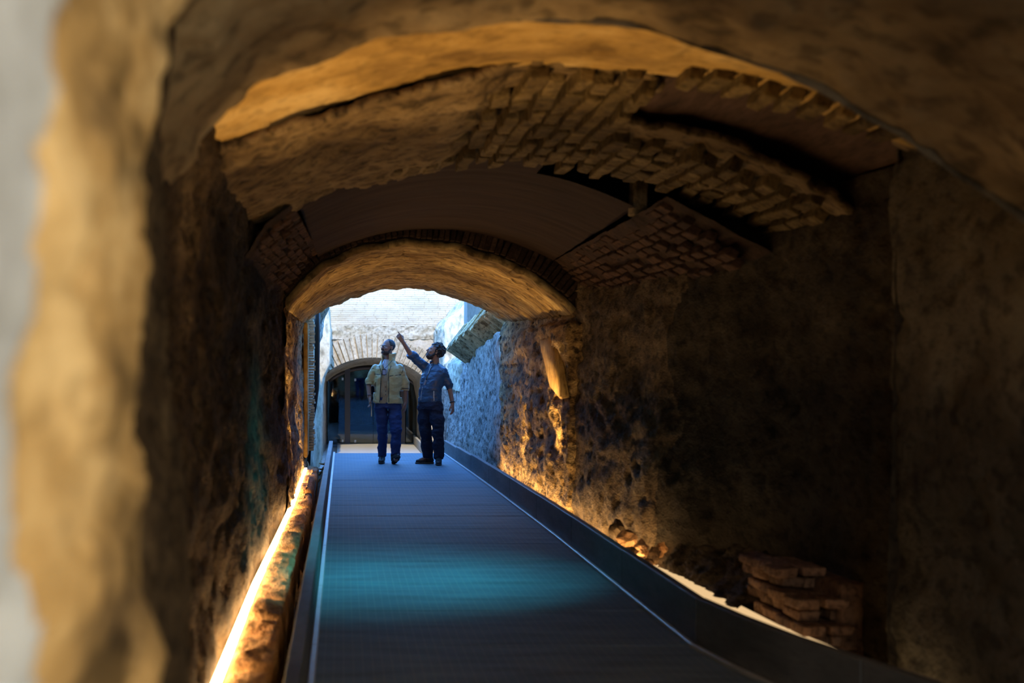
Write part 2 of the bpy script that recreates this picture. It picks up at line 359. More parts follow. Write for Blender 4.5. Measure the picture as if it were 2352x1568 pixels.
# pale plaster remnant clinging to the right jamb, and the rounded plaster strip on the left one
bm = bmesh.new()
pp = [(1238, 778), (1262, 772), (1283, 800), (1290, 850), (1300, 912), (1283, 916), (1262, 890), (1252, 845), (1243, 810)]
def on_right(px, py, X): 
    Y = X * F / (px - 788); return at(px, py, Y)
vs = [bm.verts.new(on_right(px, py, 2.005)) for px, py in pp]; bm.faces.new(vs)
r = bmesh.ops.extrude_face_region(bm, geom=list(bm.faces)); bmesh.ops.translate(bm, vec=(.05, 0, 0), verts=[v for v in r['geom'] if isinstance(v, bmesh.types.BMVert)])
bmesh.ops.bevel(bm, geom=list(bm.edges), offset=.018, segments=2, affect='EDGES')
o = link('trim_plaster_patch', bm_mesh('trim_plaster_patch', bm, True), None, M_gold); o['kind'] = 'structure'
o = box('trim_plaster_strip', (-.475, 18.25, 1.10), (.06, .45, 1.72), M_gold, bevel=.028, kind='structure')

# ------------------------------------------------------------------ vaults
def arc(cx, cr, R, x0, x1, n=41):
    return [(x, cr - (R - math.sqrt(max(R * R - (x - cx) ** 2, 1e-6)))) for x in np.linspace(x0, x1, n)]
A0 = [(-.75, 1.4), (-.62, 1.8), (-.56, 2.01), (-.44, 2.175), (-.27, 2.35), (.1, 2.487), (.5, 2.54), (.98, 2.505), (1.4, 2.37), (1.8, 2.16), (2.2, 1.88), (2.46, 1.55), (2.6, 1.2)]
G = loft([(-1.5, A0), (4.55, A0)], 150, 190)
e = np.ones(G.shape[:2])
sheet('ceiling_near', G, M_vaultA, amp=.035, sc=(2.5, 2.0, 2.5), octv=6, pit=.03, pit_sc=9, flip=-1, seed=1.1, thick=.0)
# lip of the near vault
P0 = resample(A0, 150); P1 = P0 + np.array([(0, .28)]) 
G = np.zeros((10, 150, 3)); G[..., 1] = 4.55
for k in range(10): G[k, :, 0] = P0[:, 0]; G[k, :, 2] = P0[:, 1] + .45 * k / 9; G[k, :, 1] = 4.55 + .05 * math.sin(k / 9 * 1.5)
sheet('ceiling_lip', G, M_vaultA, amp=.02, sc=(4, 4, 4), flip=1, seed=1.5)
B0 = [(x, z if x < 1.3 else max(z, 2.70 - (3.4 - math.sqrt(3.4 ** 2 - (x - .95) ** 2)))) for x, z in arc(.62, 2.725, 2.3, -.78, 2.6, 60)]
C0_ = [(x, .012 + 2.67 - (3.4 - math.sqrt(3.4 ** 2 - (x - .95) ** 2))) for x in np.linspace(-.78, 2.6, 60)]
G = loft([(4.4, B0), (5.5, [(a[0], .5 * a[1] + .5 * b[1]) for a, b in zip(B0, C0_)]), (6.03, C0_)], 120, 110)
sheet('ceiling_gold', G, M_gold, amp=.02, sc=(1.4, 3.0, 1.4), octv=5, pit=.008, pit_sc=12, flip=-1, seed=2.2)
C0 = arc(.95, 2.67, 3.4, -.75, 2.9)
def c_z(x): return 2.67 - (3.4 - math.sqrt(3.4 ** 2 - (x - .95) ** 2))
G = loft([(5.85, C0), (8.72, C0)], 190, 150)
def keepC(c):
    x, y = c[..., 0], c[..., 1]
    jag = .07 * np.round(1.2 * np.sin(x * 23) + np.sin(x * 57 + 1))
    hole = (x > 1.40 + .05 * np.sin(y * 9)) & (y > 6.03 + (x - 1.4) * .05 + .04 * np.sin(x * 40)) & (y < 7.22 + (x - 1.4) * .12)
    return ~hole & (y < 8.66 + .05 * np.sin(x * 60)) & (y > 5.93 + .05 * np.sin(x * 3.3 + 1) + .03 * np.sin(x * 11))
G[..., 2] += .075 * np.clip((G[..., 0] - .55) / .15, 0, 1) * np.clip((2.7 - G[..., 0]) / .2, 0, 1)
C = sheet('ceiling_brick_vault', G, M_ring, amp=.03, sc=(3, 2, 3), octv=5, pit=.03, pit_sc=10, flip=-1, seed=3.3, keep=keepC, thick=.04)
# smooth dark back of the hole in the vault
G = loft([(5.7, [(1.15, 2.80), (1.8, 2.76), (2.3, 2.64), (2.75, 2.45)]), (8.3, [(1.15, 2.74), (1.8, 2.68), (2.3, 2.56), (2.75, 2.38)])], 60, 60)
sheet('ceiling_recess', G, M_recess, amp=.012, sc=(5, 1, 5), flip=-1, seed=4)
# reddish rendered vault behind it
D1 = arc(.82, 2.74, 2.45, -.30, 1.92); D2 = arc(.82, 2.645, 2.25, -.22, 1.90)
G = loft([(8.35, D1), (12.95, D2)], 110, 120)
def keepD(c): return ~((c[..., 0] > 1.27) & (c[..., 1] < 9.32))
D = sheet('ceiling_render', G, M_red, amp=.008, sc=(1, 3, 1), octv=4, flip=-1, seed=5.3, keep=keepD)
# light shaft above the slot
mass('ceiling_shaft', (1.2, 8.3, 3.0), (2.1, 8.42, 3.36))
# sloping imposts between rendered vault and walls
G = loft([(8.4, [(-.30, 2.36), (-.45, 2.26), (-.62, 2.0)]), (12.95, [(-.22, 2.45), (-.42, 2.30), (-.60, 2.0)])], 40, 110)
sheet('trim_impost_left', G, M_brickd, amp=.015, sc=(4, 4, 4), flip=-1, seed=6.1)
G = loft([(8.45, [(1.92, 2.42), (2.2, 2.28), (2.62, 2.05)]), (9.25, [(1.90, 2.40), (2.2, 2.22), (2.6, 1.9)]), (12.95, [(1.90, 2.36), (2.1, 2.2), (2.3, 1.85)])], 40, 110)
sheet('trim_impost_right', G, M_brickd, amp=.015, sc=(4, 4, 4), flip=1, seed=6.4)
# grey stone prop beside the slot
box('trim_prop', (1.95, 9.40, 2.535), (.10, .10, .25), M_vaultA, rot=(0, .04, .2), bevel=.012, kind='structure')

# inner vault
E1 = [(-.56, 1.95), (-.525, 2.03), (-.36, 2.22), (-.19, 2.364), (.166, 2.514), (.56, 2.57), (1.035, 2.52), (1.43, 2.40), (1.745, 2.245), (2.02, 2.03), (2.12, 1.93)]
E2 = [(-.54, 2.0), (-.50, 2.04), (-.36, 2.14), (-.22, 2.22), (.07, 2.35), (.47, 2.45), (.87, 2.476), (1.21, 2.436), (1.557, 2.32), (1.79, 2.236), (2.07, 2.08), (2.16, 2.02)]
G = loft([(12.9, E1), (18.7, E2)], 230, 230)
def keepE(c):
    x, y = c[..., 0], c[..., 1]
    return y < 18.62 + .06 * np.sin(x * 17) * np.sin(x * 41 + 1)
Ev = sheet('ceiling_inner', G, M_innerv, amp=.014, sc=(2.2, 3.4, 2.2), octv=6, pit=.022, pit_sc=12, flip=-1, seed=7.7, keep=keepE, thick=.06)
# smooth plaster skin left on the vault's left springing
Gp = loft([(12.9, E1), (18.7, E2)], 230, 230)[2:165, 14:44]
ctr = np.array((.75, 1.3)); dv = Gp[..., [0, 2]] - ctr; dv /= np.linalg.norm(dv, axis=-1, keepdims=True)
Gp = Gp.copy(); Gp[..., 0] -= dv[..., 0] * .03; Gp[..., 2] -= dv[..., 1] * .03
u0 = np.linspace(0, 1, 30)[None, :, None]
def keepP(c):
    uu = np.linspace(0, 1, c.shape[1])[None, :]; vv = np.linspace(0, 1, c.shape[0])[:, None]
    return uu < .80 + .16 * vnoise(np.stack([vv * 7 + 0 * uu, 0 * vv + uu * 2, 0 * vv + 0 * uu], -1)) - .25 * vv
sheet('trim_plaster_skin', Gp, M_gold, amp=.004, sc=(3, 9, 3), octv=4, flip=-1, seed=2.9, keep=keepP, thick=.02)
# front face above the inner arch
Pa = resample(E1, 120); c0 = np.array((.75, 1.2)); dirs = Pa - c0; dirs /= np.linalg.norm(dirs, axis=1, keepdims=True)
G = np.zeros((16, 120, 3)); G[..., 1] = 12.92
for k in range(16): G[k, :, 0] = Pa[:, 0] + dirs[:, 0] * .75 * k / 15; G[k, :, 2] = Pa[:, 1] + dirs[:, 1] * .75 * k / 15
Ff = sheet('wall_inner_front', G, M_brickd, amp=.012, sc=(5, 5, 5), flip=1, seed=3)
# end face of the tunnel towards the courtyard
Pa = resample([(-.54, -.3)] + E2 + [(2.12, -.3)], 140); c0 = np.array((.8, 1.0)); dirs = Pa - c0; dirs /= np.linalg.norm(dirs, axis=1, keepdims=True)
G = np.zeros((12, 140, 3)); G[..., 1] = 18.6
for k in range(12): G[k, :, 0] = Pa[:, 0] + dirs[:, 0] * 3.0 * k / 11; G[k, :, 2] = Pa[:, 1] + dirs[:, 1] * 3.0 * k / 11
sheet('wall_tunnel_end', G, M_court, amp=.01, sc=(4, 4, 4), flip=-1, seed=3.6)

# ------------------------------------------------------------------ bricks
def brick_var(name, s, mat, jit=.006, n=5, bevel=.006):
    out = []
    for k in range(n):
        bm = bmesh.new(); box_bm(bm, (0, 0, 0), s)
        for v in bm.verts: v.co += Vector((random.uniform(-1, 1), random.uniform(-1, 1), random.uniform(-1, 1))) * jit
        if bevel: bmesh.ops.bevel(bm, geom=list(bm.edges), offset=bevel, segments=1, affect='EDGES')
        me = bm_mesh(name, bm); me.materials.append(mat); out.append(me)
    return out
def place(meshes, name, parent, loc, rot, sc=(1, 1, 1)):
    o = bpy.data.objects.new(name, random.choice(meshes)); COL.objects.link(o); o.parent = parent
    o.location = loc; o.rotation_euler = rot; o.scale = sc
    return o
# ragged brick vault: bricks run along the tunnel, ends make the toothed edge
BT = brick_var('brick', (.075, .27, .13), M_brickt, .008)
pitch = .104
xs = np.arange(-.42, 2.62, pitch)
for i, x in enumerate(xs):
    slope = -(x - .95) / 3.4; ang = math.asin((x - .95) / 3.4)
    if x < .55: rows = [8.55]
    else: rows = [6.15 + .29 * k for k in range(9)]
    for k, y in enumerate(rows):
        last = k == len(rows) - 1
        if x > 1.36 and y < 7.35 and not (y < 6.2 and x < 2.3): continue
        if x >= .55 and x < .75 and random.random() < .35 and not last: continue
        yy = y + (.145 if i % 2 else 0) * (0 if last and x < .55 else 1) + random.uniform(-.03, .03)
        if y < 6.2 and x > 1.36: yy = 5.93 + random.uniform(-.02, .02)
        dz = random.uniform(-.018, .012) - (.0 if x < .55 else .0)
        z = c_z(x) + .035 + dz
        place(BT, 'brick', C, (x, min(yy, 8.66 + random.uniform(-.05, .05)), z), (random.uniform(-.04, .04), ang + random.uniform(-.05, .05), random.uniform(-.06, .06)), (random.uniform(.75, 1.1), random.uniform(.8, 1.05), 1))
# second staggered row of the far edge on the left
for i, x in enumerate(np.arange(-.38, .58, .125)):
    place(BT, 'brick', C, (x, 8.28 + random.uniform(-.02, .02), c_z(x) + .05), (0, math.asin((x - .95) / 3.4), random.uniform(-.05, .05)), (.9, .7, 1))
# voussoir bricks of the inner arch
BV = brick_var('brick', (.052, .12, .26), M_brickd, .004)
Pv = resample(E1, 60)
for k in range(2, 58):
    t = Pv[k + 1] - Pv[k - 1]; a = math.atan2(t[1], t[0])
    n = np.array((-t[1], t[0])) / np.linalg.norm(t)
    p = Pv[k] + n * .145
    place(BV, 'brick', Ff, (p[0], 12.89 + random.uniform(-.015, .015), p[1]), (0, -a, random.uniform(-.04, .04)), (random.uniform(.8, 1), 1, random.uniform(.92, 1.03)))
# impost courses
BI = brick_var('brick', (.068, .24, .06), M_brick, .005)
for side, par in ((0, 'trim_impost_left'), (1, 'trim_impost_right')):
    po = bpy.data.objects[par]
    for c in range(8):
        u = c / 7
        y = 8.75 if side == 0 else 8.7
        y += (c % 2) * .12
        while y < 12.8:
            f = (y - 8.4) / 4.55
            if side == 0:
                x = (-.30 + .08 * f) - .27 * u; z = (2.365 + .085 * f) - (.26 + .06 * f) * u + .0
                rot = (random.uniform(-.06, .06), -.55 + random.uniform(-.1, .1), random.uniform(-.08, .08))
                x -= .035
            else:
                x = 1.94 + (.46 - .16 * f) * u; z = (2.405 - .05 * f) - .345 * u
                rot = (random.uniform(-.04, .04), .5 + random.uniform(-.06, .06), random.uniform(-.05, .05)); x += .03
            if random.random() > .12:
                place(BI, 'brick', po, (x, y, z), rot, (random.uniform(.85, 1.1), random.uniform(.8, 1), random.uniform(.85, 1.1)))
            y += .262

# ------------------------------------------------------------------ walkway
walk = empty('walkway', (.8, 14, 0))
tag(walk, 'dark metal panelled walkway with low grey edge boards running through the tunnel', 'walkway')
def wpart(o): o.parent = walk; o.matrix_parent_inverse = Matrix.Translation((-.8, -14, 0)); return o
RB = [(4.3, 2.42), (5.6, 2.09), (6.4, 1.88), (7.2, 1.775), (9, 1.772), (12, 1.768), (14, 1.745), (16, 1.722), (18, 1.69), (20, 1.655), (22.8, 1.60)]
def rx(y): return float(np.interp(y, [p[0] for p in RB], [p[1] for p in RB]))
J0, JP = 8.28, 1.0265
ye = [J0 + JP * k for k in range(-4, 14)] + [22.8]
for a, b in zip(ye[:-1], ye[1:]):
    a2, b2 = a + .004, b - .004
    bm = bmesh.new(); tilt = random.uniform(-.0015, .0015)
    top = [bm.verts.new(v) for v in ((-.15, a2, tilt), (rx(a2), a2, tilt), (rx(b2), b2, -tilt), (-.15, b2, -tilt))]
    f = bm.faces.new(top); r = bmesh.ops.extrude_face_region(bm, geom=[f])
    bmesh.ops.translate(bm, vec=(0, 0, -.05), verts=[v for v in r['geom'] if isinstance(v, bmesh.types.BMVert)])
    bmesh.ops.bevel(bm, geom=[e for e in bm.edges if all(abs(v.co.z) < .02 for v in e.verts)], offset=.004, segments=1, affect='EDGES')
    wpart(link('floor_panel', bm_mesh('floor_panel', bm), None, M_floor))
wpart(box('under_frame', (.8, 13.5, -.10), (1.7, 18.4, .08), M_black))
def board(pts, name, mat, z0, z1, th, side):
    """board along a plan polyline: inner face on pts, thickness to the given side"""
    bm = bmesh.new(); rings = []
    for i, (x, y) in enumerate(pts):
        p0 = Vector(pts[max(i - 1, 0)]); p1 = Vector(pts[min(i + 1, len(pts) - 1)]); t = (p1 - p0).normalized()
        n = Vector((t.y, -t.x)) * side
        rings.append([bm.verts.new((x, y, z0)), bm.verts.new((x, y, z1)), bm.verts.new((x + n.x * th, y + n.y * th, z1)), bm.verts.new((x + n.x * th, y + n.y * th, z0))])
    for a, b in zip(rings[:-1], rings[1:]):
        for k in range(4): bm.faces.new((a[k], a[(k + 1) % 4], b[(k + 1) % 4], b[k]))
    bm.faces.new(rings[0]); bm.faces.new(rings[-1])
    bmesh.ops.recalc_face_normals(bm, faces=bm.faces)
    bmesh.ops.bevel(bm, geom=[e for e in bm.edges if e.calc_face_angle(0) > 1.2], offset=.004, segments=1, affect='EDGES')
    return wpart(link(name, bm_mesh(name, bm), None, mat))
cuts = [4.4, 5.7, 7.2, 9.1, 11.1, 13.0, 14.9, 16.8, 18.8, 20.8, 22.8]
for a, b in zip(cuts[:-1], cuts[1:]):
    ys = np.linspace(a + .004, b - .004, 4)
    hgt = float(np.interp((a + b) / 2, [5, 18, 22.8], [.255, .235, .20]))
    board([(rx(y) + .012, y) for y in ys], 'edge_board', M_kerb, -.03, hgt, .05, 1)
    board([(rx(y) - .016, y) for y in ys], 'base_angle', M_angle, -.002, .022, .025, 1)
    board([(-.163 , y) for y in ys], 'edge_board', M_kerb, -.03, hgt - .01, .062, -1)
    board([(-.128, y) for y in ys], 'base_angle', M_angle, -.002, .02, .032, -1)
# ramp down and lower deck
def quadbox(name, lo, hi, mat):
    return wpart(mass(name, lo, hi, mat))
bm = bmesh.new()
vs = [bm.verts.new(v) for v in ((-.15, 22.8, 0), (1.6, 22.8, 0), (1.86, 31, -.70), (-.15, 31, -.70))]; f = bm.faces.new(vs)
r = bmesh.ops.extrude_face_region(bm, geom=[f]); bmesh.ops.translate(bm, vec=(0, 0, -.06), verts=[v for v in r['geom'] if isinstance(v, bmesh.types.BMVert)])
wpart(link('ramp_panel', bm_mesh('ramp_panel', bm), None, M_floor))
yy = 31.0
while yy < 37.8:
    wpart(box('deck_board', (.855, yy + .3, -.73), (2.01, .585, .06), M_beige, bevel=.004)); yy += .6
for k in range(3):
    wpart(box('edge_board', (1.90, 32.2 + 2.3 * k, -.60), (.06, 2.28, .24), M_beige, bevel=.005))
for o in list(walk.children):
    if 'kind' in o: del o['kind']

# ------------------------------------------------------------------ left stone ledge and light strips
ledge = empty('stone_ledge', (-.43, 10, 0)); tag(ledge, 'low ledge of orange tuff stones between the left wall light strip and the walkway', 'ledge')
y = 3.9
while y < 18.4:
    L = random.uniform(.6, 1.3); nx, ny = 10, int(L / .05) + 2
    g = np.zeros((ny, nx + 8, 3))
    prof = np.array([(-.525, -.25), (-.53, -.05), (-.525, .065), (-.515, .08)] + [(x, .09) for x in np.linspace(-.50, -.35, nx)] + [(-.335, .085), (-.325, .06), (-.325, -.08), (-.33, -.27)])
    prof = prof[:nx + 8]
    h = random.uniform(-.02, .02); w = random.uniform(-.012, .012)
    for k in range(ny):
        e = 1 - .45 * (abs(k / (ny - 1) - .5) * 2) ** 14
        g[k, :, 0] = -.425 + (prof[:, 0] + .425) * (.93 + .07 * e) + .05 * max(0, (y - 9) / 9) * (prof[:, 0] < -.4) + w * (prof[:, 0] > -.4); g[k, :, 2] = prof[:, 1] * e + h; g[k, :, 1] = y + (L - .012) * k / (ny - 1)
    n = grid_normals(g)
    g = g - n * (.016 * fbm(g * np.array((9, 3.5, 9)) + 3, 4))[..., None]
    idx = np.arange(ny * (nx + 8)).reshape(ny, nx + 8)
    Q = np.stack([idx[:-1, :-1], idx[1:, :-1], idx[1:, 1:], idx[:-1, 1:]], -1).reshape(-1, 4)
    g[..., 1] -= 10; g[..., 0] += .43
    o = link('stone', np_mesh('stone', g.reshape(-1, 3), Q), ledge, M_ledge)
    y += L
def strip(name, pts, w, z, mat, label):
    bm = bmesh.new(); pr = []
    for x, y in pts: pr.append([bm.verts.new((x - w / 2, y, z)), bm.verts.new((x + w / 2, y, z)), bm.verts.new((x + w / 2, y, z - .03)), bm.verts.new((x - w / 2, y, z - .03))])
    for a, b in zip(pr[:-1], pr[1:]):
        for k in range(4): bm.faces.new((a[k], a[(k + 1) % 4], b[(k + 1) % 4], b[k]))
    bm.faces.new(pr[0]); bm.faces.new(pr[-1])
    o = link(name, bm_mesh(name, bm), None, mat); tag(o, label, 'light'); return o
strip('light_strip', [(-.528, 3.8), (-.528, 8.5), (-.50, 11), (-.478, 13.5), (-.470, 17.9)], .03, .125, M_led, 'glowing warm light strip in the groove between left wall and stone ledge')
strip('light_strip', [(1.99, 9.6), (1.95, 12), (1.93, 13), (1.91, 16), (1.90, 18.4)], .04, .085, M_ledh, 'warm light strip hidden behind the right edge board of the walkway')
strip('floor_light', [(2.36, 5.6), (2.27, 6.8), (2.16, 7.5), (2.04, 9.75)], .28, .06, M_ledr, 'pale glowing diffuser panel behind the bend of the right edge board')

# rubble at the foot of the right wall
def stone_mesh(seed, s):
    bm = bmesh.new(); bmesh.ops.create_icosphere(bm, subdivisions=2, radius=1)
    V = np.array([v.co[:] for v in bm.verts]); d = 1 + .50 * fbm(V * 1.9 + seed, 4)
    for v, k in zip(bm.verts, d): v.co *= k; v.co.x *= s[0]; v.co.y *= s[1]; v.co.z *= s[2]
    return bm_mesh('rubble_stone', bm)
rub = [(1440, 1240, 9.9, .10), (1475, 1258, 9.75, .08), (1450, 1268, 9.6, .055), (1500, 1275, 9.6, .07), (1520, 1265, 9.8, .09), (1490, 1292, 9.35, .045), (1600, 1325, 9.2, .11), (1640, 1330, 9.0, .10), (1575, 1300, 9.5, .10), (1660, 1350, 8.75, .12), (1690, 1375, 8.45, .10), (1625, 1300, 9.4, .13), (1715, 1325, 8.9, .12), (1415, 1215, 10.4, .09)]
where = ['lit from below beside the glowing wall foot', 'in the middle of the pile above the edge board', 'small, at the front of the pile', 'next to the end of the glowing panel', 'against the wall behind the glowing panel end', 'smallest, touching the end of the glowing panel', 'beside the glowing panel, first past its end', 'beside the middle of the glowing panel', 'dark, behind the glowing panel against the wall', 'large, near the brick stump', 'in front of the brick stump by the panel', 'largest, resting on the stones near the stump', 'against the corner of the brick stump', 'farthest, at the brightly lit wall foot']
for k, (px, py, Y, s) in enumerate(rub):
    p = at(px, py, Y); s *= .66
    o = link('rubble_stone', stone_mesh(k * 3.1, (s * random.uniform(.9, 1.3), s * random.uniform(.9, 1.4), s * random.uniform(.8, 1.1))), None, M_ledge if k < 6 else M_wall)
    o.location = p; o.rotation_euler = (random.random(), random.random(), random.random() * 6)
    tag(o, 'rough brown rubble stone ' + where[k], 'stone', 'rubble stones at the foot of the right wall')
# rubble bed that carries them
G = loft([(8.0, [(2.16, -.3), (2.2, .05), (2.45, .22), (2.75, .45)]), (8.8, [(2.16, -.3), (2.2, .05), (2.4, .22), (2.65, .5)]), (10.6, [(1.98, -.3), (2.0, .02), (2.12, .2), (2.2, .42)])], 50, 90)
sheet('floor_rubble_bed', G, M_wall, amp=.03, sc=(7, 7, 7), octv=5, pit=.03, pit_sc=14, flip=-1, seed=12)
# brick stump
st = empty('brick_stump', (2.5, 7.6, -.2)); tag(st, 'broken stump of red brick courses against the dark right wall', 'masonry')
BS = brick_var('brick', (.205, .12, .052), M_stump, .007)
for c in range(9):
    for r_ in range(2):
        for q in range(4):
            if random.random() < .06 and c > 7: continue
            if c > 6 and q == 0: continue
            x = -.08 + .14 * r_ + (c % 2) * .03; yq = -.42 + .215 * q + (c % 2) * .1
            place(BS, 'brick', st, (x + random.uniform(-.015, .015) - .012 * c, yq + .02 * c, .03 + .064 * c), (random.uniform(-.03, .03), random.uniform(-.03, .03), PI / 2 + .1 + random.uniform(-.06, .06)))
box('core', (.10, -.12, .27), (.20, .50, .50), M_stump, st, rot=(0, 0, .1), bevel=.03)

# ------------------------------------------------------------------ courtyard
mass('floor_court', (-3, 22.6, -1.3), (8, 50, -.80), M_beige)
# left side wall of the court
CL = [(-.50, -1.0), (-.52, .2), (-.54, 1.2), (-.52, 2.0), (-.55, 2.15)]
G = loft([(18.6, CL), (24, [(-.54, -1), (-.55, .3), (-.56, 1.2), (-.55, 2), (-.6, 2.15)]), (34.5, [(-.60, -1.0), (-.60, .2), (-.6, 1.2), (-.6, 2.0), (-.6, 2.15)])], 120, 200)
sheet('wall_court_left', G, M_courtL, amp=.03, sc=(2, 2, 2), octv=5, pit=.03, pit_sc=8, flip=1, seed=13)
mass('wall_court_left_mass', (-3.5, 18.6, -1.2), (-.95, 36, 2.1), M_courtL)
# projecting pier of the left wall: lower shaded part, upper ledge
def prism(name, pts, y0, y1, mat, amp=.02, sub=5):
    bm = bmesh.new(); vs = [bm.verts.new((p[0], y0, p[1])) for p in pts]; f = bm.faces.new(vs)
    r = bmesh.ops.extrude_face_region(bm, geom=[f]); bmesh.ops.translate(bm, vec=(0, y1 - y0, 0), verts=[v for v in r['geom'] if isinstance(v, bmesh.types.BMVert)])
    bmesh.ops.recalc_face_normals(bm, faces=bm.faces)
    bmesh.ops.triangulate(bm, faces=bm.faces)
    for _ in range(sub): 
        bmesh.ops.subdivide_edges(bm, edges=[e for e in bm.edges if e.calc_length() > .12], cuts=1)
        bmesh.ops.triangulate(bm, faces=[f for f in bm.faces if len(f.verts) > 3])
    V = np.array([v.co[:] for v in bm.verts])
    d = np.stack([fbm(V * 5 + s, 4) for s in (0, 31, 57)], 1) * amp
    for v, q in zip(bm.verts, d): v.co += Vector(q)
    o = link(name, bm_mesh(name, bm, True), None, mat); o['kind'] = 'structure'; return o
def pz(px, py, Y): v = at(px, py, Y); return (v.x, v.z)
Yp = 30.5
prism('wall_court_pier', [pz(722, 1075, Yp), pz(734, 1075, Yp), pz(736, 980, Yp), pz(738, 900, Yp), pz(742, 868, Yp), pz(757, 835, Yp), pz(758, 760, Yp), pz(752, 690, Yp), pz(752, 660, Yp), pz(715, 660, Yp)], Yp, Yp + 3.5, M_courtL, .02)
Yp = 23.0
prism('wall_court_ledge', [pz(700, 800, Yp), pz(722, 800, Yp), pz(733, 770, Yp), pz(742, 735, Yp), pz(752, 712, Yp), pz(750, 702, Yp), pz(735, 690, Yp), pz(700, 690, Yp)], Yp, Yp + .9, M_court, .05)
# far wall with its brick arch
AC = np.array((.707, -.295)); AR = 1.86; WY = 34.5
def arch_z(x): return AC[1] + math.sqrt(AR ** 2 - (x - AC[0]) ** 2)
xs = [-4.0, -3, -2, -1.2, -.49] + list(np.linspace(-.486, 1.90, 40)) + [1.904, 2.4, 3, 4, 6, 8]
bm = bmesh.new(); prev = None
for x in xs:
    zb = arch_z(x) if -.4861 <= x <= 1.9001 else -1.2
    cur = [bm.verts.new((x, WY, zb)), bm.verts.new((x, WY, 4.4))]
    if prev: bm.faces.new((prev[0], cur[0], cur[1], prev[1]))
    prev = cur
fw = link('wall_far', bm_mesh('wall_far', bm), None, M_farwall); fw['kind'] = 'structure'
mod = fw.modifiers.new('s', 'SOLIDIFY'); mod.thickness = .5; mod.offset = -1 if fw.data.polygons[0].normal.y < 0 else 1
# thin courses of the far brick wall: too small to pick apart, one part
bm = bmesh.new(); z = 2.34; c = 0
while z < 4.4:
    x = -1.2 + (c % 2) * .15 - random.uniform(0, .1)
    while x < 3.6:
        w = random.uniform(.22, .34); hcut = .0445
        box_bm(bm, (x + w / 2, WY - .002 - random.uniform(0, .008), z + .02), (w - .008, .03, hcut))
        x += w
    z += .0485; c += 1
o = link('brick_course', bm_mesh('brick_course', bm), fw, M_farbrick); o['kind'] = 'stuff'
# voussoirs
nV = 27; a0, a1 = math.radians(-47), math.radians(44)
for k in range(nV):
    t0 = a0 + (a1 - a0) * k / nV; t1 = a0 + (a1 - a0) * (k + .90) / nV
    ro = AR + .60 + random.uniform(-.04, .03) - .12 * abs((t0 + t1) / 2) ** 1
    bm = bmesh.new(); d0 = random.uniform(.03, .06); tw = random.uniform(.015, .035)
    pts = [(t0, AR + .01), (t1, AR + .01), (t1, ro), (t0, ro)]
    fr = []
    for i, (t, r_) in enumerate(pts):
        dd = d0 + (tw if i in (0, 3) else -tw * .3)
        fr.append(bm.verts.new((AC[0] + r_ * math.sin(t), WY - dd, AC[1] + r_ * math.cos(t))))
    bk = [bm.verts.new((v.co.x, WY + .1, v.co.z)) for v in fr]
    bm.faces.new(fr); bm.faces.new(bk[::-1])
    for i in range(4): bm.faces.new((fr[i], bk[i], bk[(i + 1) % 4], fr[(i + 1) % 4]))
    bmesh.ops.recalc_face_normals(bm, faces=bm.faces)
    bmesh.ops.bevel(bm, geom=list(bm.edges), offset=.008, segments=1, affect='EDGES')
    link('voussoir', bm_mesh('voussoir', bm), fw, M_vouss)
# rough string course above the voussoirs
G = np.zeros((14, 120, 3)); G[..., 0] = np.linspace(-1.2, 3.0, 120)[None]; G[..., 2] = np.linspace(2.02, 2.36, 14)[:, None]; G[..., 1] = WY - .025
sheet('rough_course', G, M_vouss, amp=.035, sc=(9, 9, 9), octv=4, flip=1, seed=2, parent=fw)
# passage behind the arch
ap = [(-.486, -1.0), (-.486, arch_z(-.486))] + [(x, arch_z(x)) for x in np.linspace(-.45, 1.87, 30)] + [(1.90, arch_z(1.90)), (2.0, .4), (2.02, -1.0)]
ap2 = [(x * .97 + .02, z - .175 if z > .6 else z) for x, z in ap]
G = loft([(34.5, ap), (35.0, ap), (37.6, ap2), (50, ap2)], 120, 160)
sheet('wall_passage', G, M_passage, amp=.02, sc=(2, 1.5, 2), octv=4, flip=-1, seed=21)
mass('wall_passage_end', (-1, 50, -1), (2.6, 50.3, 2), M_earth)
mass('wall_passage_cover', (-4, 35, 1.75), (8, 52, 2.4), M_earth)
mass('wall_passage_side', (-1.3, 35.1, -1), (-.7, 52, 1.75), M_earth)
mass('wall_passage_side', (2.3, 35.1, -1), (2.9, 52, 1.75), M_earth)
mass('floor_passage', (-.5, 37.9, -.80), (2.1, 50, -.72), M_floor)
# glass partition
gp = empty('glass_partition', (.7, 38, -.72)); tag(gp, 'frameless glass partition with bronze posts and door closing the far brick arch', 'glass door')
def gpart(o): o.location -= Vector((.7, 38, -.72)); o.parent = gp; return o
GY = 38.0
gk = GY / F
def gx(px): return (px - 788) * gk
gpart(box('post', (gx(798), GY, .32), (.15, .14, 2.08), M_bronze, bevel=.006))
gpart(box('post', (gx(925), GY, .27), (.13, .14, 1.98), M_bronze, bevel=.006))
gpart(box('post', (gx(747), GY - .6, .25), (.09, .12, 2.0), M_bronze, bevel=.006))
gpart(box('glass_pane', (gx(772), GY, .25), (gx(791) - gx(752), .02, 1.9), M_glass))
gpart(box('glass_pane', (gx(830.5), GY, .30), (gx(857) - gx(804), .02, 2.00), M_glass))
gpart(box('glass_pane', (gx(888), GY, .30), (gx(918) - gx(858), .02, 2.0), M_glass))
gpart(box('glass_pane', (gx(950), GY, .22), (gx(966) - gx(931), .02, 1.84), M_glass))
for hx, hy in ((795, 1012), (795, 870), (808, 872), (808, 1013), (744, 872)):
    h = gpart(box('hinge', (gx(hx + (8 if hx > 800 else -8)), GY - .03, EYE - (hy - 834) * gk), (.05, .05, .07), M_steel, bevel=.006))
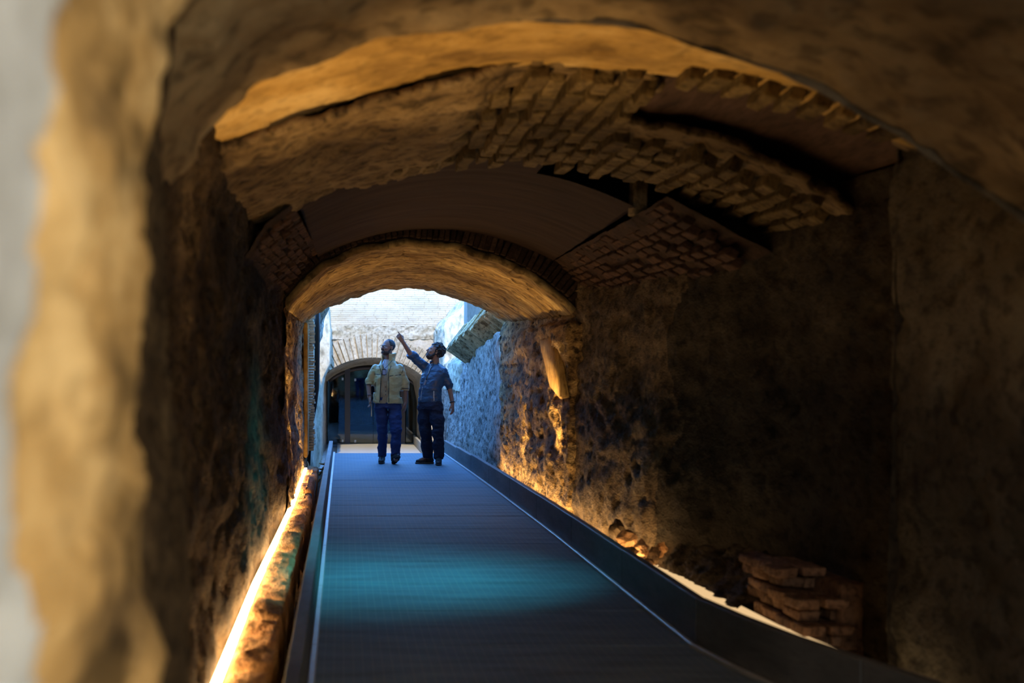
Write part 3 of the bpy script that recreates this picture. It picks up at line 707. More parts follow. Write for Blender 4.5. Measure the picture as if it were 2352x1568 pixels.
gpart(tube('handle', [(gx(853), GY - .07, EYE - (928 - 834) * gk), (gx(853), GY - .07, EYE - (956 - 834) * gk)], .012, M_steel))
hd = [Vector((gx(755) + (gx(962) - gx(755)) * k / 20, GY - .02, 0)) for k in range(21)]
for v in hd: v.z = min(arch_z(max(min(v.x, 1.88), -.47)), 1.56) - .245
gpart(tube('header', hd, .05, M_bronze))

# right side of the court
CR = lambda x, zt: [(x - .02, -1.0), (x, .2), (x + .02, 1.0), (x + .02, zt), (x + .30, zt + .04)]
G = loft([(18.55, CR(2.03, 1.86)), (20, CR(2.05, 1.80)), (22, CR(2.09, 1.72)), (24.5, CR(2.14, 1.62)), (27, CR(2.2, 1.47)), (31, CR(2.28, 1.36)), (34.5, CR(2.36, 1.3))], 140, 220)
sheet('wall_court_right', G, M_court, amp=.04, sc=(3.5, 1.2, 3), octv=6, pit=.04, pit_sc=10, flip=-1, seed=17)
mass('wall_court_right_mass', (2.45, 18.6, -1.2), (5.5, 34.5, 1.30), M_court)
# sunlit broken rock mass, behind it the shaded plastered wall
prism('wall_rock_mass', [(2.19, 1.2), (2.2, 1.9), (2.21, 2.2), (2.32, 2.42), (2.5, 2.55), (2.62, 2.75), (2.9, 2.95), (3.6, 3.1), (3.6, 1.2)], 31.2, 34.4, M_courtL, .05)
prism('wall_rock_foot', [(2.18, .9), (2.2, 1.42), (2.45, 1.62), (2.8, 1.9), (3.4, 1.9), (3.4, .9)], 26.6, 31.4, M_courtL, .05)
mass('wall_plastered', (2.235, 25.6, 1.45), (3.8, 26.3, 4.2), M_plaster)
# broken springing of a vault with brick layers
bv = empty('broken_vault', (2.14, 21.5, 1.7)); tag(bv, 'broken stub of a brick vault jutting from the right court wall', 'masonry')
A_ = Vector((2.30, 19.6, 2.20)); B_ = Vector((2.05, 24.2, 1.72))
BL = brick_var('brick', (.42, .07, .42), M_stub, .016, 7, .006)
dirv = (B_ - A_)
for k in range(46):
    f = k / 45; p = A_ + dirv * f
    place(BL, 'brick', bv, p - Vector((2.14, 21.5, 1.7)) + Vector((random.uniform(-.02, .02), 0, random.uniform(-.02, .03))), (.42, .62 + random.uniform(-.05, .05), .1 + random.uniform(-.05, .05)), (1, 1.15, random.uniform(.9, 1.08)))
# brick quoin at the left tunnel end, cable beside it
qo = empty('brick_quoin', (-.46, 19.2, 0)); tag(qo, 'narrow column of thin bricks at the left end of the tunnel beside the black cable', 'masonry')
BQ = brick_var('brick', (.12, .16, .030), M_courtL, .004, 5, .003)
z = .28
while z < 2.14:
    place(BQ, 'brick', qo, (.012 + random.uniform(-.012, .012), random.uniform(-.02, .02), z), (0, random.uniform(-.04, .04), random.uniform(-.1, .1))); z += .037
Yc = 19.6
o = tube('cable', [at(729, 690, Yc), at(729, 760, Yc), at(728, 840, Yc), at(727, 890, Yc), at(722, 930, Yc), at(714, 975, Yc), at(709, 1020, Yc), at(706, 1075, Yc)], .038, M_black)
tag(o, 'thick black cable hanging down the left wall at the tunnel end', 'cable')
# bent pale slats
sl = [(728, 1108, 722, 1092), (733, 1090, 727, 1078), (740, 1078, 731, 1070), (745, 1066, 733, 1058), (722, 1112, 716, 1085)]
lab = ['lowest of the pale bent slats beside the left edge board', 'second lowest pale bent slat beside the left edge board', 'third pale bent slat up from the ground by the left edge board', 'highest pale bent slat, under the bronze post at the left edge board', 'upright orange slat behind the pale bent slats at the tunnel end']
for k, (x0, y0, x1, y1) in enumerate(sl):
    Yq = 19.3
    a = at(x0 + 8, y0 - 10, Yq); b = at(x0, y0, Yq); c = at(x1, y1 + 6, Yq)
    if k == 4: a, b, c = at(706, 1060, Yq), at(712, 1085, Yq), at(720, 1112, Yq)
    P = [a + (b - a) * t for t in (0, .5)] + [b] + [b + (c - b) * t for t in (.5, 1)]
    o = tube('bent_slat', P, [.008, .016, .018, .012, .006], M_wood, seg=6); tag(o, lab[k], 'slat', 'bent slats at the tunnel end')

# ------------------------------------------------------------------ people (bodies sculpted as distance fields, meshed with surface nets)
def surface_nets(D, lo, h):
    Sg = D < 0
    nx, ny, nz = D.shape
    cs = [Sg[dx:nx - 1 + dx, dy:ny - 1 + dy, dz:nz - 1 + dz] for dx in (0, 1) for dy in (0, 1) for dz in (0, 1)]
    al = cs[0].copy(); an = cs[0].copy()
    for c in cs[1:]: al &= c; an |= c
    act = an & ~al
    I = np.argwhere(act); vid = np.full(act.shape, -1, np.int32); vid[act] = np.arange(len(I))
    cor = [(dx, dy, dz) for dx in (0, 1) for dy in (0, 1) for dz in (0, 1)]
    val = {c: D[I[:, 0] + c[0], I[:, 1] + c[1], I[:, 2] + c[2]] for c in cor}
    acc = np.zeros((len(I), 3)); cnt = np.zeros(len(I))
    for a in cor:
        for ax in range(3):
            if a[ax]: continue
            b = list(a); b[ax] = 1; b = tuple(b)
            va, vb = val[a], val[b]; m = (va < 0) != (vb < 0)
            t = np.where(m, va / np.where(m, va - vb, 1), 0)
            p = np.tile(np.array(a, float), (len(I), 1)); p[:, ax] += t
            acc[m] += p[m]; cnt[m] += 1
    V = (I + acc / cnt[:, None]) * h + np.asarray(lo)
    Qs = []
    for ax in range(3):
        b1, b2 = (ax + 1) % 3, (ax + 2) % 3
        sl0 = [slice(None)] * 3; sl1 = [slice(None)] * 3; sl0[ax] = slice(0, -1); sl1[ax] = slice(1, None)
        e = Sg[tuple(sl0)] != Sg[tuple(sl1)]
        E = np.argwhere(e); n = np.array(D.shape)
        ok = (E[:, b1] > 0) & (E[:, b2] > 0) & (E[:, b1] < n[b1] - 1) & (E[:, b2] < n[b2] - 1); E = E[ok]
        ins = Sg[E[:, 0], E[:, 1], E[:, 2]]
        def g(o1, o2):
            c = E.copy(); c[:, b1] -= o1; c[:, b2] -= o2; return vid[c[:, 0], c[:, 1], c[:, 2]]
        q = np.stack([g(1, 1), g(0, 1), g(0, 0), g(1, 0)], 1)
        q[~ins] = q[~ins][:, ::-1]; Qs.append(q)
    Q = np.concatenate(Qs); Q = Q[(Q >= 0).all(1)]
    return V, Q
class Field:
    def __init__(s, lo, hi, h):
        s.lo = np.array(lo, float); s.h = h; s.n = np.ceil((np.array(hi) - s.lo) / h).astype(int) + 1
        s.D = np.full(s.n, 1.0, np.float32)
    def box(s, lo, hi):
        a = np.clip(np.floor((np.asarray(lo) - s.lo) / s.h).astype(int), 0, s.n); b = np.clip(np.ceil((np.asarray(hi) - s.lo) / s.h).astype(int) + 1, 0, s.n)
        ax = [s.lo[k] + s.h * np.arange(a[k], b[k]) for k in range(3)]
        return tuple(slice(a[k], b[k]) for k in range(3)), np.meshgrid(*ax, indexing='ij')
    def add(s, fn, lo, hi, k=.02):
        sl, (X, Y, Z) = s.box(lo, hi)
        if X.size == 0: return
        d = fn(X, Y, Z).astype(np.float32); a = s.D[sl]
        if k > 0:
            hh = np.clip(.5 + .5 * (a - d) / k, 0, 1); s.D[sl] = a * (1 - hh) + d * hh - k * hh * (1 - hh)
        else: s.D[sl] = np.minimum(a, d)
    def sub(s, fn, lo, hi, k=.008):
        sl, (X, Y, Z) = s.box(lo, hi)
        if X.size == 0: return
        d = -fn(X, Y, Z).astype(np.float32); a = s.D[sl]
        hh = np.clip(.5 - .5 * (a - d) / k, 0, 1); s.D[sl] = a * (1 - hh) + d * hh + k * hh * (1 - hh)
    def cap(s, a, b, r1, r2, k=.02, flat=None):
        a = np.array(a, float); b = np.array(b, float); m = max(r1, r2) + k + .03; ab = b - a; L = ab @ ab + 1e-9
        def fn(X, Y, Z):
            t = np.clip(((X - a[0]) * ab[0] + (Y - a[1]) * ab[1] + (Z - a[2]) * ab[2]) / L, 0, 1)
            return np.sqrt((X - a[0] - t * ab[0]) ** 2 + (Y - a[1] - t * ab[1]) ** 2 + (Z - a[2] - t * ab[2]) ** 2) - (r1 + (r2 - r1) * t)
        s.add(fn, np.minimum(a, b) - m, np.maximum(a, b) + m, k)
    def chain(s, pts, rs, k=.02):
        for i in range(len(pts) - 1): s.cap(pts[i], pts[i + 1], rs[i], rs[i + 1], k)
    def ell(s, c, r, k=.02, R=None, sub=False):
        c = np.array(c, float); r = np.array(r, float); m = max(r) + k + .03
        Rt = np.eye(3) if R is None else np.array(R).T
        def fn(X, Y, Z):
            x, y, z = X - c[0], Y - c[1], Z - c[2]
            u = Rt[0, 0] * x + Rt[0, 1] * y + Rt[0, 2] * z; v = Rt[1, 0] * x + Rt[1, 1] * y + Rt[1, 2] * z; w = Rt[2, 0] * x + Rt[2, 1] * y + Rt[2, 2] * z
            k0 = np.sqrt((u / r[0]) ** 2 + (v / r[1]) ** 2 + (w / r[2]) ** 2); k1 = np.sqrt((u / r[0] ** 2) ** 2 + (v / r[1] ** 2) ** 2 + (w / r[2] ** 2) ** 2)
            return k0 * (k0 - 1) / (k1 + 1e-6)
        (s.sub if sub else s.add)(fn, c - m, c + m, k)
    def rings(s, rg, yaw=0., k=.03, pw=2.3):
        """rg rows: z, cx, cy, rx, ry (rx along the yawed side axis)"""
        rg = np.array(rg, float); z0, z1 = rg[:, 0].min(), rg[:, 0].max(); o = np.argsort(rg[:, 0]); rg = rg[o]
        cs, sn = math.cos(yaw), math.sin(yaw); m = rg[:, 3:].max() + .06
        def fn(X, Y, Z):
            cx = np.interp(Z, rg[:, 0], rg[:, 1]); cy = np.interp(Z, rg[:, 0], rg[:, 2]); a = np.interp(Z, rg[:, 0], rg[:, 3]); b = np.interp(Z, rg[:, 0], rg[:, 4])
            x = (X - cx); y = (Y - cy); u = cs * x + sn * y; v = -sn * x + cs * y
            q = (np.abs(u / a) ** pw + np.abs(v / b) ** pw) ** (1 / pw)
            return np.maximum((q - 1) * np.minimum(a, b), np.maximum(z0 - Z, Z - z1))
        s.add(fn, (rg[:, 1].min() - m, rg[:, 2].min() - m, z0 - .04), (rg[:, 1].max() + m, rg[:, 2].max() + m, z1 + .04), k)
    def folds(s, amp, sc, seed=0.):
        m = np.abs(s.D) < .03; I = np.argwhere(m); P = I * s.h + s.lo
        s.D[m] += (amp * fbm(P * np.asarray(sc) + seed, 3)).astype(np.float32)
    def front(s, x, z, y0=-.6):
        """y of the first surface met from the camera side at (x, z)"""
        i = int(round((x - s.lo[0]) / s.h)); k = int(round((z - s.lo[2]) / s.h)); col = s.D[i, :, k]
        j = np.argmax(col < 0)
        return s.lo[1] + s.h * j if col[j] < 0 else 0.
    def mesh(s, name, parent, mat):
        V, Q = surface_nets(s.D, s.lo, s.h); return link(name, np_mesh(name, V, Q), parent, mat)
def rotm(yaw, pitch, roll=0.):
    """head/hand frame: local front -y; yaw>0 turns the face to image left, pitch>0 looks up"""
    return np.array((Matrix.Rotation(-yaw, 3, 'Z') @ Matrix.Rotation(roll, 3, 'Y') @ Matrix.Rotation(-pitch, 3, 'X')))
def head(f, c, R, s=1.):
    c = np.array(c, float)
    T = lambda p: c + R @ (np.array(p, float) * s)
    f.ell(T((0, .018, .032)), np.array((.074, .094, .086)) * s, .02, R)
    f.ell(T((0, -.028, -.03)), np.array((.060, .062, .080)) * s, .03, R)
    f.ell(T((0, -.040, -.078)), np.array((.044, .046, .034)) * s, .025, R)
    f.cap(T((-.032, -.080, .024)), T((.032, -.080, .024)), .011 * s, .011 * s, .012)
    for q in (-1, 1):
        f.ell(T((q * .031, -.099, .006)), np.array((.015, .013, .011)) * s, .010, R, sub=True)
        f.ell(T((q * .040, -.070, -.022)), np.array((.020, .018, .018)) * s, .015, R)
        f.ell(T((q * .074, .014, -.004)), np.array((.009, .020, .030)) * s, .006, R)
        f.ell(T((q * .080, .006, -.002)), np.array((.005, .010, .016)) * s, .004, R, sub=True)
    f.cap(T((0, -.086, .014)), T((0, -.108, -.022)), .008 * s, .013 * s, .008)
    for q in (-1, 1): f.ell(T((q * .011, -.098, -.026)), np.array((.008, .010, .007)) * s, .006, R)
    f.ell(T((0, -.090, -.052)), np.array((.021, .010, .006)) * s, .005, R)
    f.ell(T((0, -.087, -.064)), np.array((.018, .010, .007)) * s, .005, R)
    f.ell(T((0, -.080, -.095)), np.array((.020, .018, .016)) * s, .014, R)
    return T
def hand(f, w, R, side, curl=.35, point=False, s=1.):
    """w wrist; local -z along the fingers, x across the palm, y palm normal; side=+1 thumb on +x"""
    w = np.array(w, float); T = lambda p: w + R @ (np.array(p, float) * s)
    f.cap(T((0, 0, .02)), T((0, 0, -.02)), .024, .022, .012)
    for q in (-.024, -.008, .008, .024): f.cap(T((q * .7, 0, -.015)), T((q, 0, -.082)), .015, .0115, .012)
    for i, (x, L) in enumerate(((.029, .072), (.010, .080), (-.010, .074), (-.028, .058))):
        x *= side; p = np.array((x, 0, -.085)); a = curl
        if point: a = .04 if i == 0 else 1.25
        pts = [p]; ang = a * .6
        for sg, q in ((.45, 1.), (.32, 1.1), (.23, .9)):
            p = p + np.array((x * .05, -math.sin(ang), -math.cos(ang))) * L * sg; pts.append(p); ang += a * q
        f.chain([T(q) for q in pts], [.0100, .0092, .0085, .0072], .004)
    th = [(.022 * side, -.004, -.02), (.043 * side, -.012, -.048), (.052 * side, -.022, -.078), (.049 * side, -.030, -.102)]
    if point: th = [(.022 * side, -.004, -.02), (.038 * side, -.024, -.045), (.030 * side, -.040, -.070), (.016 * side, -.048, -.088)]
    f.chain([T(q) for q in th], [.015, .0125, .0105, .0085], .008)
def frame_from(d, across):
    """rotation whose -z is d and whose x is close to across"""
    z = -np.array(d, float); z /= np.linalg.norm(z); x = np.array(across, float); x -= z * (x @ z); x /= np.linalg.norm(x)
    return np.stack([x, np.cross(z, x), z], 1)
def shoe(parent, heel, toe, mat, solemat, h=.0055):
    heel = np.array(heel, float); toe = np.array(toe, float); d = toe - heel; L = np.linalg.norm(d); u = d / L
    n = np.cross(np.cross(u, (0, 0, 1)), u); n /= np.linalg.norm(n); sd = np.cross(u, n)
    P = lambda a, b, c=0.: heel + u * a * L + n * b + sd * c
    lo = np.minimum(heel, toe) - .12; hi = np.maximum(heel, toe) + .16
    f = Field(lo, hi, h)
    f.cap(P(.05, .045), P(.45, .045), .036, .040, .02); f.cap(P(.45, .040), P(.90, .032), .040, .030, .02)
    f.cap(P(.75, .032, -.012), P(.75, .032, .012), .030, .030, .02); f.cap(P(.12, .06), P(.12, .12), .040, .042, .03); f.cap(P(.2, .09), P(.6, .05), .036, .032, .03)
    z0 = lambda X, Y, Z: ((X - heel[0]) * n[0] + (Y - heel[1]) * n[1] + (Z - heel[2]) * n[2]) - .012
    f.sub(z0, lo, hi, .004) if False else f.sub(lambda X, Y, Z: z0(X, Y, Z), lo, hi, .004)
    o = f.mesh('shoe', parent, mat)
    g = Field(lo, hi, h)
    g.cap(P(.04, .016), P(.5, .016), .040, .043, .01); g.cap(P(.5, .016), P(.92, .016), .046, .034, .01)
    g.sub(lambda X, Y, Z: z0(X, Y, Z) + .012, lo, hi, .002)
    g.sub(lambda X, Y, Z: -(z0(X, Y, Z) - .010), lo, hi, .002)
    g.mesh('sole', o, solemat)
    return o
def fabric(name, col, rough=.8, noise=.15, sc=60, sheen=0., spec=.3): 
    m = simple(name, col, rough, 0, noise, sc, spec, .15); return m
M_skin = simple('skin', (.27, .14, .10), .55, 0, .12, 30)
M_hair = simple('dark_hair', (.018, .012, .010), .6, 0, .4, 60, bump=.5)
M_beard = simple('dark_beard', (.030, .018, .013), .7, 0, .4, 90, bump=.5)
M_eye = simple('eye', (.5, .48, .45), .2)
M_jacket = simple('beige_jacket', (.47, .38, .185), .36, 0, .14, 18, .5, .12)
M_knit = fabric('tan_cardigan', (.34, .25, .15))
M_shirt = fabric('white_shirt', (.55, .58, .68), .7, .05)
M_jeans = fabric('blue_trousers', (.022, .040, .13), .75, .25, 40)
M_navy = simple('navy_jacket', (.022, .055, .115), .42, 0, .15, 16, .5, .12)
M_trou = fabric('dark_navy_trousers', (.012, .016, .038), .8, .25, 40)
M_piping = simple('dark_piping', (.012, .014, .022), .5)
M_zip = simple('pale_zip', (.55, .55, .50), .4, .4)
M_shoe = simple('black_shoe', (.010, .010, .012), .5)
M_sole = simple('dark_sole', (.018, .016, .015), .6)
M_solew = simple('worn_sole', (.10, .09, .08), .6)
M_card = simple('badge_card', (.30, .33, .48), .35)
def line_on(fld, pts, name, parent, mat, r=.004, n=14, off=.001):
    P = []
    for a, b in zip(pts[:-1], pts[1:]):
        for t in np.linspace(0, 1, n, endpoint=False):
            x = a[0] + (b[0] - a[0]) * t; z = a[1] + (b[1] - a[1]) * t; P.append((x, fld.front(x, z) - off, z))
    x, z = pts[-1]; P.append((x, fld.front(x, z) - off, z))
    y = np.array([p[1] for p in P]); 
    if len(y) > 5: y = np.convolve(np.r_[[y[0]] * 2, y, [y[-1]] * 2], np.ones(5) / 5, 'valid')
    return tube(name, [(p[0], q, p[2]) for p, q in zip(P, y)], r, mat, parent, 6)
def patch_on(fld, x0, x1, z0, z1, name, parent, mat, th=.006, n=7):
    xs_ = np.linspace(x0, x1, n); zs_ = np.linspace(z0, z1, n); bm = bmesh.new()
    g = [[bm.verts.new((x, fld.front(x, z) - th, z)) for z in zs_] for x in xs_]
    for i in range(n - 1):
        for j in range(n - 1): bm.faces.new((g[i][j], g[i + 1][j], g[i + 1][j + 1], g[i][j + 1]))
    bmesh.ops.smooth_vert(bm, verts=bm.verts, factor=.5, use_axis_x=False, use_axis_y=True, use_axis_z=False)
    r = bmesh.ops.extrude_face_region(bm, geom=list(bm.faces)); bmesh.ops.translate(bm, vec=(0, th + .006, 0), verts=[v for v in r['geom'] if isinstance(v, bmesh.types.BMVert)])
    return link(name, bm_mesh(name, bm), parent, mat)

# ---- man in the beige jacket
def man_jacket():
    Y0 = 20.38; root = empty('person', ((890 - 788) * Y0 / F, Y0, .003))
    tag(root, 'bearded man in beige jacket and blue trousers walking and looking up sideways', 'person')
    H = .0065
    R = rotm(math.radians(52), math.radians(6)); hc = (.005, -.01, 1.662)
    b = Field((-.42, -.35, -.02), (.42, .35, 1.82), H)
    T = head(b, hc, R, 1.0)
    b.cap((.015, .025, 1.60), (.01, .03, 1.44), .052, .058, .02)
    b.rings([(.86, 0, .02, .15, .10), (1.0, 0, .02, .14, .095), (1.2, 0, .02, .155, .10), (1.36, 0, .02, .16, .095), (1.44, 0, .03, .09, .07)], 0, .03)
    arms = [((-.17, .02, 1.38), (-.272, .03, 1.155), (-.262, -.04, .965), -1), ((.185, .02, 1.38), (.262, .04, 1.14), (.262, .02, .885), 1)]
    for sh, el, wr, sd in arms:
        b.chain([(sh[0] * .86, sh[1], sh[2] - .03), el, wr], [.036, .038, .028], .02)
    b.chain([(-.262, -.04, .965), (-.262, -.04, .96)], [.028, .028], .01)
    hand(b, (-.258, -.045, .955), frame_from((.12, -.15, -1), (.35, -1, 0)), 1, .45)
    hand(b, (.262, .015, .88), frame_from((-.03, -.06, -1), (-.3, -1, 0)), 1, .35)
    for hp, kn, an in (((-.09, .03, .88), (-.07, .04, .45), (-.075, .13, .10)), ((.10, .02, .88), (.118, -.08, .49), (.112, -.10, .12))):
        b.chain([hp, kn, an], [.075, .05, .04], .03)
        b.cap(an, (an[0], an[1] - .10, an[2] - .05), .035, .03, .02)
    body = b.mesh('body', root, M_skin)
    # eyes, hair, beard, glasses
    for q in (-1, 1):
        bm = bmesh.new(); bmesh.ops.create_uvsphere(bm, u_segments=12, v_segments=8, radius=.0105); bmesh.ops.translate(bm, vec=Vector(T((q * .031, -.080, .006))), verts=bm.verts)
        link('eye', bm_mesh('eye', bm, True), body, M_eye)
    f = Field((-.16, -.18, 1.52), (.18, .18, 1.82), .005)
    f.ell(T((0, .026, .036)), (.079, .094, .088), .01, R)
    Rt = R.T
    def cutf(X, Y, Z):
        y = Rt[1, 0] * (X - hc[0]) + Rt[1, 1] * (Y - hc[1]) + Rt[1, 2] * (Z - hc[2]); z = Rt[2, 0] * (X - hc[0]) + Rt[2, 1] * (Y - hc[1]) + Rt[2, 2] * (Z - hc[2])
        return np.minimum(y + .035 - .30 * np.clip(z - .06, -.05, .1), .0 + (z + .02) + np.clip(y - .02, -.05, .1) * 1.2)
    f.sub(lambda X, Y, Z: cutf(X, Y, Z), (-.16, -.18, 1.52), (.18, .18, 1.82), .006)
    f.folds(.003, (40, 40, 40), 1); f.mesh('hair', body, M_hair)
    f = Field((-.16, -.18, 1.48), (.18, .18, 1.72), .005)
    f.ell(T((0, -.043, -.076)), (.054, .058, .042), .02, R)
    for q in (-1, 1): f.cap(T((q * .060, .004, -.02)), T((q * .048, -.03, -.075)), .013, .018, .02)
    f.ell(T((0, -.096, -.043)), (.028, .013, .008), .008, R)
    f.ell(T((0, -.100, -.059)), (.020, .012, .011), .006, R, sub=True)
    f.folds(.003, (60, 60, 60), 2); f.mesh('beard', body, M_beard)
    gl = None
    for q in (-1, 1):
        pts = [T((q * .034 + .025 * math.cos(a), -.101, .004 + .017 * math.sin(a))) for a in np.linspace(0, 2 * PI, 18)]
        o = tube('glasses', pts, .0026, M_piping, body, 6) if gl is None else tube('rim', pts, .0026, M_piping, gl, 6)
        gl = gl or o
        tube('temple', [T((q * .059, -.098, .008)), T((q * .076, -.03, .010)), T((q * .078, .02, .004))], .0022, M_piping, gl, 5)
    tube('bridge', [T((-.010, -.103, .008)), T((0, -.106, .010)), T((.010, -.103, .008))], .0022, M_piping, gl, 5)
    # shirt and cardigan under the open jacket
    f = Field((-.25, -.25, .80), (.25, .25, 1.56), H)
    f.rings([(.86, -.01, .015, .172, .118), (1.0, -.01, .015, .165, .118), (1.2, 0, .015, .17, .122), (1.34, 0, .02, .165, .112), (1.42, 0, .03, .12, .09)], .12, .02)
    cen = lambda z: -.045 + .03 * (z - 1.1)
    f.sub(lambda X, Y, Z: np.maximum(np.maximum(np.abs(X - cen(Z) - .01) - np.clip((Z - 1.24) * .26, 0, .1), Y + .02), 1.24 - Z), (-.2, -.25, 1.20), (.2, .0, 1.5), .004)
    f.folds(.006, (9, 9, 16), 3); card = f.mesh('cardigan', root, M_knit)
    f2 = Field((-.22, -.22, 1.08), (.22, .22, 1.56), H)
    f2.rings([(1.1, 0, .015, .158, .112), (1.34, 0, .02, .155, .102), (1.42, 0, .028, .10, .085), (1.47, .01, .022, .070, .068), (1.49, .01, .02, .066, .066)], .1, .015)
    f2.mesh('shirt', root, M_shirt)
    for zz_ in (1.10, 1.04, .99): 
        bm = bmesh.new(); bmesh.ops.create_uvsphere(bm, u_segments=8, v_segments=6, radius=.007)
        o = link('button', bm_mesh('button', bm, True), card, M_piping); o.location = (-.03, f.front(-.03, zz_) - .002, zz_)
    # jacket
    f = Field((-.40, -.30, .80), (.40, .30, 1.64), H)
    f.rings([(.868, .0, .015, .212, .140), (.95, .0, .015, .208, .140), (1.1, .0, .015, .200, .138), (1.25, .005, .015, .198, .138), (1.36, .005, .02, .190, .126), (1.425, .006, .028, .140, .105), (1.475, .008, .03, .105, .092)], .12, .02, 2.4)
    f.rings([(1.43, .010, .03, .106, .100), (1.50, .012, .026, .100, .098), (1.575, .018, .026, .102, .098)], .1, .015, 2)
    f.sub(lambda X, Y, Z: np.maximum(np.sqrt((X - .014) ** 2 + (Y - .026) ** 2) - .074, 1.46 - Z), (-.12, -.12, 1.42), (.14, .17, 1.62), .003)
    for sh, el, cu, sd in (((-.165, .02, 1.375), (-.262, .03, 1.16), (-.258, .005, 1.115), -1), ((.178, .02, 1.375), (.252, .04, 1.145), (.256, .035, 1.045), 1)):
        f.chain([sh, el, cu], [.060, .051, .048], .022)
        e = np.array(el); c = np.array(cu); u = (c - e) / np.linalg.norm(c - e)
        f.cap(e + u * .01, e + u * .03, .054, .054, .008)
        f.sub(lambda X, Y, Z: (c[0] - X) * u[0] + (c[1] - Y) * u[1] + (c[2] - Z) * u[2], c - .09, c + .09, .004)
    def opening(X, Y, Z):
        w = .042 + .012 * np.clip((1.3 - Z) / .4, 0, 1) + np.clip(Z - 1.36, 0, .3) * .04
        return np.maximum(np.abs(X - cen(Z) + .0) - w, Y + .0)
    f.sub(opening, (-.25, -.30, .80), (.25, .05, 1.62), .006)
    f.folds(.011, (7, 7, 10), 5); f.folds(.004, (18, 18, 22), 9)
    jk = f.mesh('jacket', root, M_jacket)
    zl = [1.40, 1.3, 1.2, 1.1, 1.0, .88]
    eL = lambda z: cen(z) - (.042 + .012 * min(max((1.3 - z) / .4, 0), 1)) - .010
    eR = lambda z: cen(z) + (.042 + .012 * min(max((1.3 - z) / .4, 0), 1)) + .012
    line_on(f, [(eL(z) - (.03 if z > 1.35 else 0), z) for z in zl], 'zip_line', jk, M_piping, .0055)
    line_on(f, [(eR(z) + (.03 if z > 1.35 else 0), z) for z in zl], 'zip_line', jk, M_piping, .0055)
    line_on(f, [(-.19, 1.285), (eL(1.28) - .012, 1.275)], 'seam', jk, M_piping, .005)
    line_on(f, [(eR(1.27) + .012, 1.255), (.195, 1.275)], 'seam', jk, M_piping, .0055)
    line_on(f, [(.205, 1.29), (.222, 1.36), (.235, 1.41)], 'seam', jk, M_piping, .005)
    line_on(f, [(-.20, 1.37), (-.226, 1.35)], 'seam', jk, M_piping, .005)
    patch_on(f, .055, .150, 1.05, 1.105, 'pocket_flap', jk, M_jacket, .009)
    patch_on(f, .045, .175, .90, 1.03, 'pocket', jk, M_jacket, .007)
    patch_on(f, -.185, -.115, .92, 1.09, 'pocket', jk, M_jacket, .007)
    for sh, zc, cx in ((-1, 1.135, -.270), (1, 1.075, .264)):
        pts = [(cx * .968 + .050 * math.cos(a), .022 + .050 * math.sin(a), zc) for a in np.linspace(0, 2 * PI, 20)]
        tube('sleeve_stripe', pts, .005, M_piping, jk, 6)
    # lanyard and badge
    bx, bz = -.052, 1.31
    yb = min(f.front(-.09, 1.31), card and -.13) - .012
    bd = box('badge', (bx, -.155, bz), (.062, .006, .085), M_piping, root, bevel=.004)
    box('badge_card', (0, -.004, 0), (.046, .004, .064), M_card, bd)
    for q in (-1, 1): tube('lanyard', [(bx, -.152, bz + .042), (bx + q * .03 + .02, -.125, 1.40), (.012 + q * .055, -.06, 1.48)], .0035, M_piping, root, 5)
    # trousers
    f = Field((-.26, -.28, .02), (.28, .32, .98), H)
    f.rings([(.80, .0, .02, .180, .125), (.88, 0, .02, .178, .125), (.95, 0, .02, .165, .12)], .05, .04)
    f.chain([(-.092, .03, .84), (-.082, .03, .66), (-.070, .03, .45), (-.074, .12, .105)], [.098, .088, .070, .066], .03)
    f.chain([(.100, .02, .84), (.108, -.03, .66), (.118, -.085, .49), (.113, -.085, .135)], [.098, .090, .074, .070], .03)
    f.sub(lambda X, Y, Z: Z - .085 - .04 * (X > .02), (-.3, -.3, -.02), (.3, .35, .2), .004)
    f.folds(.010, (8, 8, 14), 7); f.folds(.004, (20, 20, 30), 8); f.mesh('trousers', root, M_jeans)
    shoe(root, (-.070, .17, .0), (-.098, -.09, .0), M_shoe, M_sole)
    shoe(root, (.092, -.06, .006), (.150, -.27, .105), M_shoe, M_sole)
    # bracelet
    tube('bracelet', [(-.262 + .031 * math.cos(a), -.042 + .031 * math.sin(a), .985) for a in np.linspace(0, 2 * PI, 16)], .004, M_piping, root, 5)
man_jacket()

